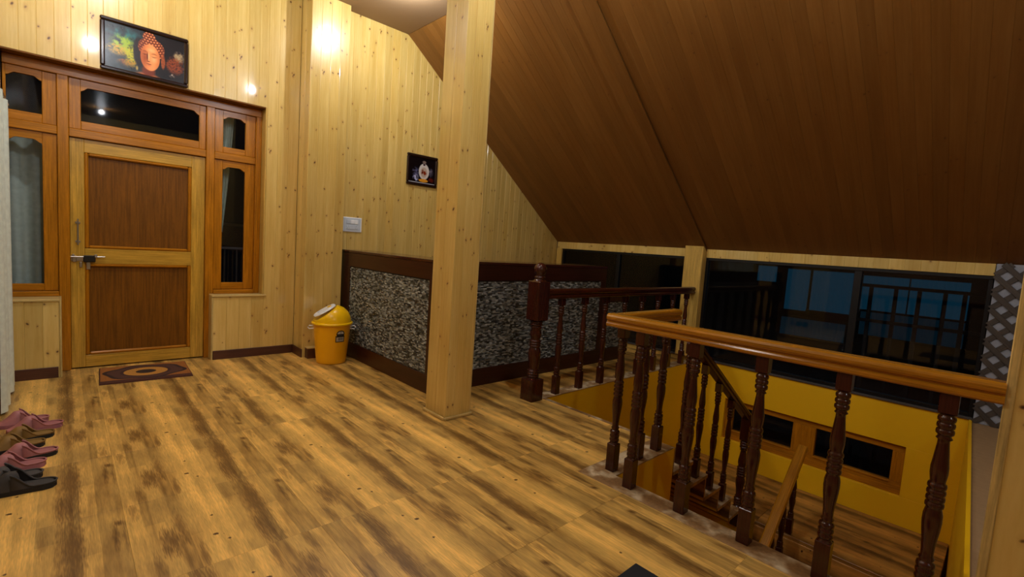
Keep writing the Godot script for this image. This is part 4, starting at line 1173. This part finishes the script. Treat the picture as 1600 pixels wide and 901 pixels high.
	part(c2, "cloth", curtain_mesh(Vector3(0, 0, 0), Vector3(0.18, 0, 0), 2.72, 1.35, 4.0, 0.016, func(v): return lerpf(1.0, 0.42, pow(v, 1.3))), M.sheer)
	var pr := thing("porch_railing", "thin grey porch railing outside the right side window", "railing", Vector3(1.6, 0, -7.2))
	part(pr, "rail", box_mesh(Vector3(-0.9, 1.43, -0.02), Vector3(0.9, 1.465, 0.02), 0.004), M.railmetal)
	part(pr, "rail", box_mesh(Vector3(-0.9, 1.12, -0.02), Vector3(0.9, 1.15, 0.02), 0.004), M.railmetal)
	for i in 13:
		part(pr, "upright", box_mesh(Vector3(-0.88 + i * 0.14, 0.0, -0.01), Vector3(-0.865 + i * 0.14, 1.12, 0.01), 0.002), M.concrete)
	part(pr, "slab", box_mesh(Vector3(-2.4, -0.2, -0.3), Vector3(1.4, 0.0, 1.19), 0.01), M.concrete)

func build_lattice() -> void:
	var o := thing("lattice_screen", "dark wooden lattice over a pale panel beside the window", "lattice", Vector3(6.262, 0.047, -0.150))
	var W := 0.46; var H := 1.505
	part(o, "panel", box_mesh(Vector3(0.012, 0, 0), Vector3(0.03, H, W), 0.002), M.pale)
	var k := 0
	for s in [1.0, -1.0]:
		var c := -W if s > 0 else 0.0
		while c < H + W:
			# line y = s * z + c clipped to the rectangle
			var z0 := 0.0; var z1 := W
			var ya = c; var yb = s * W + c
			if s > 0:
				z0 = clampf(-c, 0.0, W); z1 = clampf(H - c, 0.0, W)
			else:
				z0 = clampf(c - H, 0.0, W); z1 = clampf(c, 0.0, W)
			if z1 - z0 > 0.02:
				var st := begin()
				var x := 0.004 if s > 0 else -0.004
				bar_in(st, Vector3(x, s * z0 + c, z0), Vector3(x, s * z1 + c, z1), 0.046, 0.008, Vector3(1, 0, 0), 0.002)
				part(o, "lattice_strip", st.commit(), M.lattice)
			c += 0.155

# ---------------------------------------------------------------- small things
func build_pictures() -> void:
	var p := thing("framed_picture", "framed print of a stone head above the door", "picture", Vector3(0.585, 2.722, -5.725))
	p.rotation_degrees.x = 0.0
	frame_picture(p, 0.65, 0.455, 0.034, M.statue)
	var q := thing("framed_picture", "small black framed print of a white ornament beside the pillar", "picture", Vector3(3.49, 2.13, -5.556))
	frame_picture(q, 0.47, 0.40, 0.035, M.ornament)

func frame_picture(o: Node3D, w: float, h: float, t: float, print_mat: Material) -> void:
	var d := 0.03
	for e in [[-w / 2, w / 2, 0.0, t], [-w / 2, w / 2, h - t, h], [-w / 2, -w / 2 + t, t, h - t], [w / 2 - t, w / 2, t, h - t]]:
		part(o, "frame_side", box_mesh(Vector3(e[0], e[2], -0.014), Vector3(e[1], e[3], d - 0.014), 0.010), M.picframe)
	var st := begin()
	var z := -0.004
	var a := Vector3(-w / 2 + t - 0.002, t - 0.002, z); var b := Vector3(w / 2 - t + 0.002, h - t + 0.002, z)
	quad(st, Vector3(a.x, a.y, z), Vector3(b.x, a.y, z), Vector3(b.x, b.y, z), Vector3(a.x, b.y, z), Vector3(0, 0, 1), Vector2(0, 1), Vector2(1, 1), Vector2(1, 0), Vector2(0, 0))
	part(o, "print", st.commit(), print_mat)
	part(o, "backboard", box_mesh(Vector3(a.x, a.y, -0.013), Vector3(b.x, b.y, z - 0.001), 0.001), M.black)

func build_switch() -> void:
	var o := thing("switch_plate", "white switch and socket plate on the pine wall", "switch", Vector3(2.552, 1.541, GABLE_Z))
	part(o, "plate", box_mesh(Vector3(-0.121, -0.087, 0.0), Vector3(0.121, 0.087, 0.012), 0.004), M.white)
	part(o, "inset", box_mesh(Vector3(-0.108, -0.076, 0.010), Vector3(0.108, 0.076, 0.014), 0.002), M.greyplastic)
	part(o, "switch_row", box_mesh(Vector3(-0.074, 0.008, 0.012), Vector3(-0.024, 0.058, 0.020), 0.003), M.greyplastic)
	for i in 2:
		part(o, "rocker", box_mesh(Vector3(-0.022 + i * 0.049, 0.008, 0.012), Vector3(0.025 + i * 0.049, 0.058, 0.021), 0.004), M.white)
	var sk := part(o, "socket_row", box_mesh(Vector3(-0.074, -0.058, 0.012), Vector3(0.074, -0.008, 0.019), 0.003), M.greyplastic)
	for cx in [-0.048, 0.048]:
		for h in [[0.0, 0.012], [-0.010, -0.010], [0.010, -0.010]]:
			var st := begin()
			tube(st, [Vector3(cx + h[0], -0.033 + h[1], 0.017), Vector3(cx + h[0], -0.033 + h[1], 0.0195)], 0.0032, 8)
			part(sk, "pin_hole", st.commit(), M.black)

func build_bin() -> void:
	var o := thing("dustbin", "yellow plastic dustbin with a white swing lid flap", "dustbin", Vector3(2.168, 0, -5.125))
	# facing the viewer: local +z towards the camera
	o.rotation.y = atan2(-2.168, 5.125)
	var st := begin()
	lathe(st, Transform3D.IDENTITY, [Vector2(0.0, 0.004), Vector2(0.145, 0.0), Vector2(0.153, 0.006), Vector2(0.157, 0.03), Vector2(0.176, 0.22), Vector2(0.192, 0.40), Vector2(0.195, 0.435), Vector2(0.19, 0.44)], 40)
	part(o, "bucket", st.commit(), M.bin)
	st = begin()
	lathe(st, Transform3D.IDENTITY, [Vector2(0.195, 0.428), Vector2(0.212, 0.430), Vector2(0.215, 0.440), Vector2(0.213, 0.452), Vector2(0.200, 0.456), Vector2(0.19, 0.452)], 40)
	var lid := part(o, "lid_rim", st.commit(), M.binlid)
	# dome with a scooped mouth on the left: radial sheet whose left part is cut away below the flap
	st = begin()
	var nu := 48; var nv := 12
	var pt := func(i: int, j: int) -> Vector3:
		var a := TAU * i / nu
		var v := j / float(nv)
		var r := 0.196 * cos(v * PI / 2 * 0.97)
		var y := 0.452 + 0.185 * pow(sin(v * PI / 2), 0.92)
		var p := Vector3(r * cos(a), y, r * sin(a))
		# mouth: press the left side down to a slanted plane
		var lim := 0.475 + maxf(0.0, (p.x + 0.16)) * 0.74
		if p.x < 0.06: p.y = minf(p.y, lim)
		return p
	for j in nv:
		for i in nu:
			var q := []
			for e in [[i, j], [i + 1, j], [i + 1, j + 1], [i, j + 1]]:
				var p: Vector3 = pt.call(e[0], e[1])
				var du: Vector3 = pt.call(e[0] + 1, e[1]) - pt.call(e[0] - 1, e[1])
				var dv: Vector3 = pt.call(e[0], mini(e[1] + 1, nv)) - pt.call(e[0], maxi(e[1] - 1, 0))
				var n := dv.cross(du).normalized()
				if n.dot(p - Vector3(0, 0.40, 0)) < 0: n = -n
				q.append([p, n, Vector2.ZERO])
			smooth_quad(st, q)
	part(o, "dome", st.commit(), M.binlid)
	# white flap: a shallow oval dish, tilted open to the left
	st = begin()
	var tilt := Transform3D(Basis(Vector3(0, 0, 1), deg_to_rad(31)), Vector3(-0.085, 0.578, 0.0))
	var sc := Transform3D(Basis.from_scale(Vector3(0.125, 1.0, 0.135)), Vector3.ZERO)
	lathe(st, tilt * sc, [Vector2(1.0, -0.012), Vector2(1.0, 0.002), Vector2(0.94, 0.010), Vector2(0.86, 0.006), Vector2(0.5, 0.014), Vector2(0.0, 0.018)], 36)
	lathe(st, tilt * sc, [Vector2(0.0, -0.012), Vector2(1.0, -0.012)], 36)
	var fp := part(o, "flap", st.commit(), M.white)
	st = begin()
	lathe(st, tilt * Transform3D(Basis.from_scale(Vector3(0.026, 1.0, 0.030)), Vector3(0.062, 0, 0.03)), [Vector2(1.0, 0.010), Vector2(0.9, 0.019), Vector2(0.0, 0.021)], 20)
	part(fp, "sticker", st.commit(), M.binlid)
	st = begin()
	bbox(st, tilt * shift(Vector3(-0.045, 0.014, 0.035)), Vector3(0.05, 0.004, 0.022), 0.001)
	part(fp, "moulded_mark", st.commit(), M.greyplastic)
	for s in [-1.0, 1.0]:
		st = begin()
		var y := 0.392
		tube(st, [Vector3(s * 0.185, y - 0.012, 0.02), Vector3(s * 0.232, y - 0.018, 0.02), Vector3(s * 0.248, y, 0.02), Vector3(s * 0.232, y + 0.018, 0.02), Vector3(s * 0.187, y + 0.012, 0.02)], 0.006, 8)
		part(o, "handle", st.commit(), M.white)
	# printed badge on the bucket, a curved patch just proud of it
	st = begin()
	var a0 := deg_to_rad(62); var n := 8
	for i in n:
		for j in 4:
			var q := []
			for e in [[i, j], [i + 1, j], [i + 1, j + 1], [i, j + 1]]:
				var a: float = a0 + deg_to_rad(35.0) * (0.5 - e[0] / float(n))
				var y := lerpf(0.245, 0.385, e[1] / 4.0)
				var r := lerpf(0.176, 0.192, (y - 0.22) / 0.18) + 0.0012
				q.append([Vector3(r * cos(a), y, r * sin(a)), Vector3(cos(a), -0.09, sin(a)).normalized(), Vector2(e[0] / float(n), 1.0 - e[1] / 4.0)])
			smooth_quad(st, q)
	part(o, "badge", st.commit(), M.badge)

# clog slipper: toe towards -x, heel at x = 0, standing on y = 0
func slipper_half(t: float) -> float:
	# half width along the length, t = 0 toe, t = 1 heel
	if t < 0.3: return 0.053 * sqrt(clampf(1.0 - pow((0.3 - t) / 0.3, 2.0), 0, 1))
	if t > 0.8: return 0.041 * sqrt(clampf(1.0 - pow((t - 0.8) / 0.2, 2.0), 0, 1))
	return lerpf(0.053, 0.041, smoothstep(0.3, 0.8, t))

func make_slipper(label: String, at: Vector3, turn: float, up: Material, sole: Material, bed: Material, L := 0.265, H := 0.098) -> void:
	var o := thing("slipper", label, "slipper", at, "slippers in a row by the curtain")
	o.rotation.y = turn
	var st := begin()
	var n := 28
	var rim := func(t: float) -> float:
		return lerpf(H, 0.031, smoothstep(0.42, 0.72, t)) if t > 0.42 else H
	# sole: outline extruded
	var outl := PackedVector2Array()
	for i in n + 1: outl.append(Vector2(-L * (1.0 - i / float(n)), slipper_half(i / float(n)) + 0.003))
	for i in range(n - 1, 0, -1): outl.append(Vector2(-L * (1.0 - i / float(n)), -slipper_half(i / float(n)) - 0.003))
	prism(st, Transform3D(Basis(Vector3(1, 0, 0), Vector3(0, 0, -1), Vector3(0, 1, 0)), Vector3.ZERO), outl, 0.0, 0.024)
	part(o, "sole", st.commit(), sole)
	st = begin()
	var inl := PackedVector2Array()
	for q in outl: inl.append(Vector2(-L / 2 + (q.x + L / 2) * 0.93, q.y * 0.86))
	prism(st, Transform3D(Basis(Vector3(1, 0, 0), Vector3(0, 0, -1), Vector3(0, 1, 0)), Vector3.ZERO), inl, 0.024, 0.029)
	part(o, "footbed", st.commit(), bed)
	# upper: arched vamp over the toes, running into a low rim round the heel
	st = begin()
	var m := 12
	var cover := 0.58
	var vamp := func(i: int, j: int) -> Vector3:
		var t := cover * pow(i / float(n), 1.0)
		var s := -1.0 + 2.0 * j / float(m)
		var w := slipper_half(t) + 0.002
		var hh := lerpf(0.03, H, smoothstep(0.0, 0.45, t)) * (1.0 if t < 0.45 else 1.0)
		var x := -L * (1.0 - t) - (1.0 - absf(s)) * 0.03 * smoothstep(0.3, 1.0, t / cover)
		return Vector3(x, 0.022 + (hh - 0.022) * pow(maxf(0.0, 1.0 - pow(absf(s), 2.4)), 0.6), w * s)
	for i in n:
		for j in m:
			var q := []
			for e in [[i, j], [i + 1, j], [i + 1, j + 1], [i, j + 1]]:
				var p: Vector3 = vamp.call(e[0], e[1])
				var du: Vector3 = vamp.call(mini(e[0] + 1, n), e[1]) - vamp.call(maxi(e[0] - 1, 0), e[1])
				var dv: Vector3 = vamp.call(e[0], mini(e[1] + 1, m)) - vamp.call(e[0], maxi(e[1] - 1, 0))
				var g := du.cross(dv)
				g = g.normalized() if g.length() > 1e-9 else Vector3.UP
				if g.y < 0: g = -g
				q.append([p, g, Vector2.ZERO])
			smooth_quad(st, q)
	# heel wall
	var ring := []
	var k := 30
	for i in k + 1:
		var a := i / float(k)
		var t := lerpf(0.44, 1.0, 1.0 - absf(2.0 * a - 1.0)) if false else 0.0
		t = 0.44 + 0.56 * sin(a * PI)
		var side := 1.0 if a < 0.5 else -1.0
		var w := slipper_half(minf(t, 0.9995)) + 0.002
		ring.append([Vector3(-L * (1.0 - t), 0.02, w * side), rim.call(t)])
	for i in k:
		var a: Vector3 = ring[i][0]; var b: Vector3 = ring[i + 1][0]
		var ha: float = ring[i][1]; var hb: float = ring[i + 1][1]
		var oa := Vector3(a.x + L * 0.45, 0, a.z).normalized(); var ob := Vector3(b.x + L * 0.45, 0, b.z).normalized()
		var at_ := Vector3(a.x - oa.x * 0.002, ha, a.z - oa.z * 0.004); var bt := Vector3(b.x - ob.x * 0.002, hb, b.z - ob.z * 0.004)
		smooth_quad(st, [[a, oa, Vector2.ZERO], [b, ob, Vector2.ZERO], [bt, (ob + Vector3.UP * 0.3).normalized(), Vector2.ZERO], [at_, (oa + Vector3.UP * 0.3).normalized(), Vector2.ZERO]])
	var tp := []
	for i in k + 1:
		var a: Vector3 = ring[i][0]
		tp.append(Vector3(a.x, ring[i][1], a.z * 0.93))
	tube(st, tp, 0.0045, 6)
	part(o, "upper", st.commit(), up)

func build_small() -> void:
	# doormat, slightly turned, with a raised pile
	var dm := thing("doormat", "brown doormat with dark oval rings before the door", "doormat", Vector3(0.565, 0.0, -5.485))
	dm.rotation_degrees.y = -2.5
	var st := begin()
	var hx := 0.335; var hz := 0.29; var t := 0.012; var b := 0.005
	var c := [Vector3(-hx + b, t, -hz + b), Vector3(hx - b, t, -hz + b), Vector3(hx - b, t, hz - b), Vector3(-hx + b, t, hz - b)]
	var g := [Vector3(-hx, 0.001, -hz), Vector3(hx, 0.001, -hz), Vector3(hx, 0.001, hz), Vector3(-hx, 0.001, hz)]
	var uv := [Vector2(0.01, 0.01), Vector2(0.99, 0.01), Vector2(0.99, 0.99), Vector2(0.01, 0.99)]
	quad(st, c[0], c[1], c[2], c[3], Vector3.UP, uv[0], uv[1], uv[2], uv[3])
	for i in 4:
		var j := (i + 1) % 4
		quad(st, c[i], c[j], g[j], g[i], (c[i] + c[j]) * Vector3(1, 0, 1) + Vector3.UP * 0.2, uv[i], uv[j], uv[j], uv[i])
	part(dm, "pile", st.commit(), M.doormat)
	var dk := thing("floor_mat", "corner of a dark navy mat at the bottom edge", "mat", Vector3(1.58, 0.0, -0.65))
	part(dk, "pad", box_mesh(Vector3(-0.31, 0.001, -0.40), Vector3(0.31, 0.012, 0.40), 0.004), M.navy)
	# white curtain at the left edge
	var cu := thing("curtain", "pale greenish-white curtain at the left edge beside the door", "curtain", Vector3(-0.305, 0, -4.9))
	part(cu, "cloth", curtain_mesh(Vector3(0, 0, -0.72), Vector3(0, 0, 0.2), 2.24, 0.015, 5.0, 0.018), M.curtain)
	st = begin()
	tube(st, [Vector3(0, 2.255, -0.725), Vector3(0, 2.255, 0.25)], 0.011, 10)
	part(cu, "rod", st.commit(), M.steel)
	# block at the foot of the column
	var bl := thing("wooden_block", "small brown block with a pale top beside the dustbin", "block", Vector3(2.17, 0, -5.372))
	part(bl, "body", box_mesh(Vector3(-0.175, 0, -0.068), Vector3(0.125, 0.112, 0.02), 0.003), M.skirt)
	part(bl, "top", box_mesh(Vector3(-0.177, 0.112, -0.068), Vector3(0.127, 0.122, 0.023), 0.002), M.cap)
	# slippers, heels towards the room
	make_slipper("mauve slipper half hidden at the far end of the row", Vector3(-0.075, 0, -4.46), 0.10, M.pink, M.sole_pink, M.insole, 0.25)
	make_slipper("farthest full pink slipper, next to the olive pair", Vector3(-0.005, 0, -4.30), 0.06, M.pink, M.sole_pink, M.insole)
	make_slipper("olive slipper touching the farther pink slipper", Vector3(-0.045, 0, -4.13), 0.05, M.olive, M.sole_dark, M.olive, 0.26, 0.09)
	make_slipper("olive slipper touching the nearer pink pair", Vector3(-0.085, 0, -3.98), 0.04, M.olive, M.sole_dark, M.olive, 0.26, 0.09)
	make_slipper("pink slipper next to the olive pair, nearer the viewer", Vector3(-0.028, 0, -3.80), 0.05, M.pink, M.sole_dark, M.insole)
	make_slipper("pink slipper next to the dark grey pair", Vector3(-0.075, 0, -3.65), 0.05, M.pink, M.sole_pink, M.insole)
	make_slipper("dark grey slipper between pink and black slippers", Vector3(-0.085, 0, -3.49), 0.0, M.charcoal, M.sole_dark, M.charcoal, 0.26, 0.09)
	make_slipper("nearly black slipper nearest the viewer", Vector3(-0.03, 0, -3.33), -0.16, M.slate, M.sole_dark, M.slate, 0.29, 0.105)

func _ready() -> void:
	rng.seed = 77
	setup_view()
	make_materials()
	M.pine_plain = mat_of(Color(0.88, 0.73, 0.37), 0.3, M.leaf.albedo_texture, Vector3(3, 0.8, 1))
	M.ceiling_plain = mat_of(Color(0.46, 0.31, 0.13), 0.45, M.leaf.albedo_texture, Vector3(3, 0.8, 1))
	M.dimcurtain = M.litcurtain.duplicate()
	M.dimcurtain.emission_energy_multiplier = 0.25
	var y := CEIL - 0.007
	ceiling_light(Vector3(0.30, y, -2.10), "white ceiling bulb above the middle of the hall, reflected beside the picture")
	ceiling_light(Vector3(2.50, y, -1.84), "white ceiling bulb above the corner of the stair railing")
	ceiling_light(Vector3(2.50, y, -4.50), "white ceiling bulb above the dustbin and counter")
	ceiling_light(Vector3(0.30, y, -4.60), "white ceiling bulb above the entrance door")
	ceiling_light(Vector3(2.50, y, 0.62), "white ceiling bulb over the right edge pillar")
	ceiling_light(Vector3(0.70, y, 3.12), "white ceiling bulb behind the viewer, reflected in the fanlight")
	build_room()
	build_entrance()
	build_stairs()
	build_counter()
	pillar("pillar", "square pine board pillar in front of the counter", 2.197, 2.445, -3.265, -2.985, 0.0, true)
	pillar("pillar", "square pine board pillar at the right edge holding the railing", 2.47, 2.74, 0.016, 0.30, 0.045, false)
	build_railings()
	build_windows()
	build_lattice()
	build_pictures()
	build_switch()
	build_bin()
	build_small()
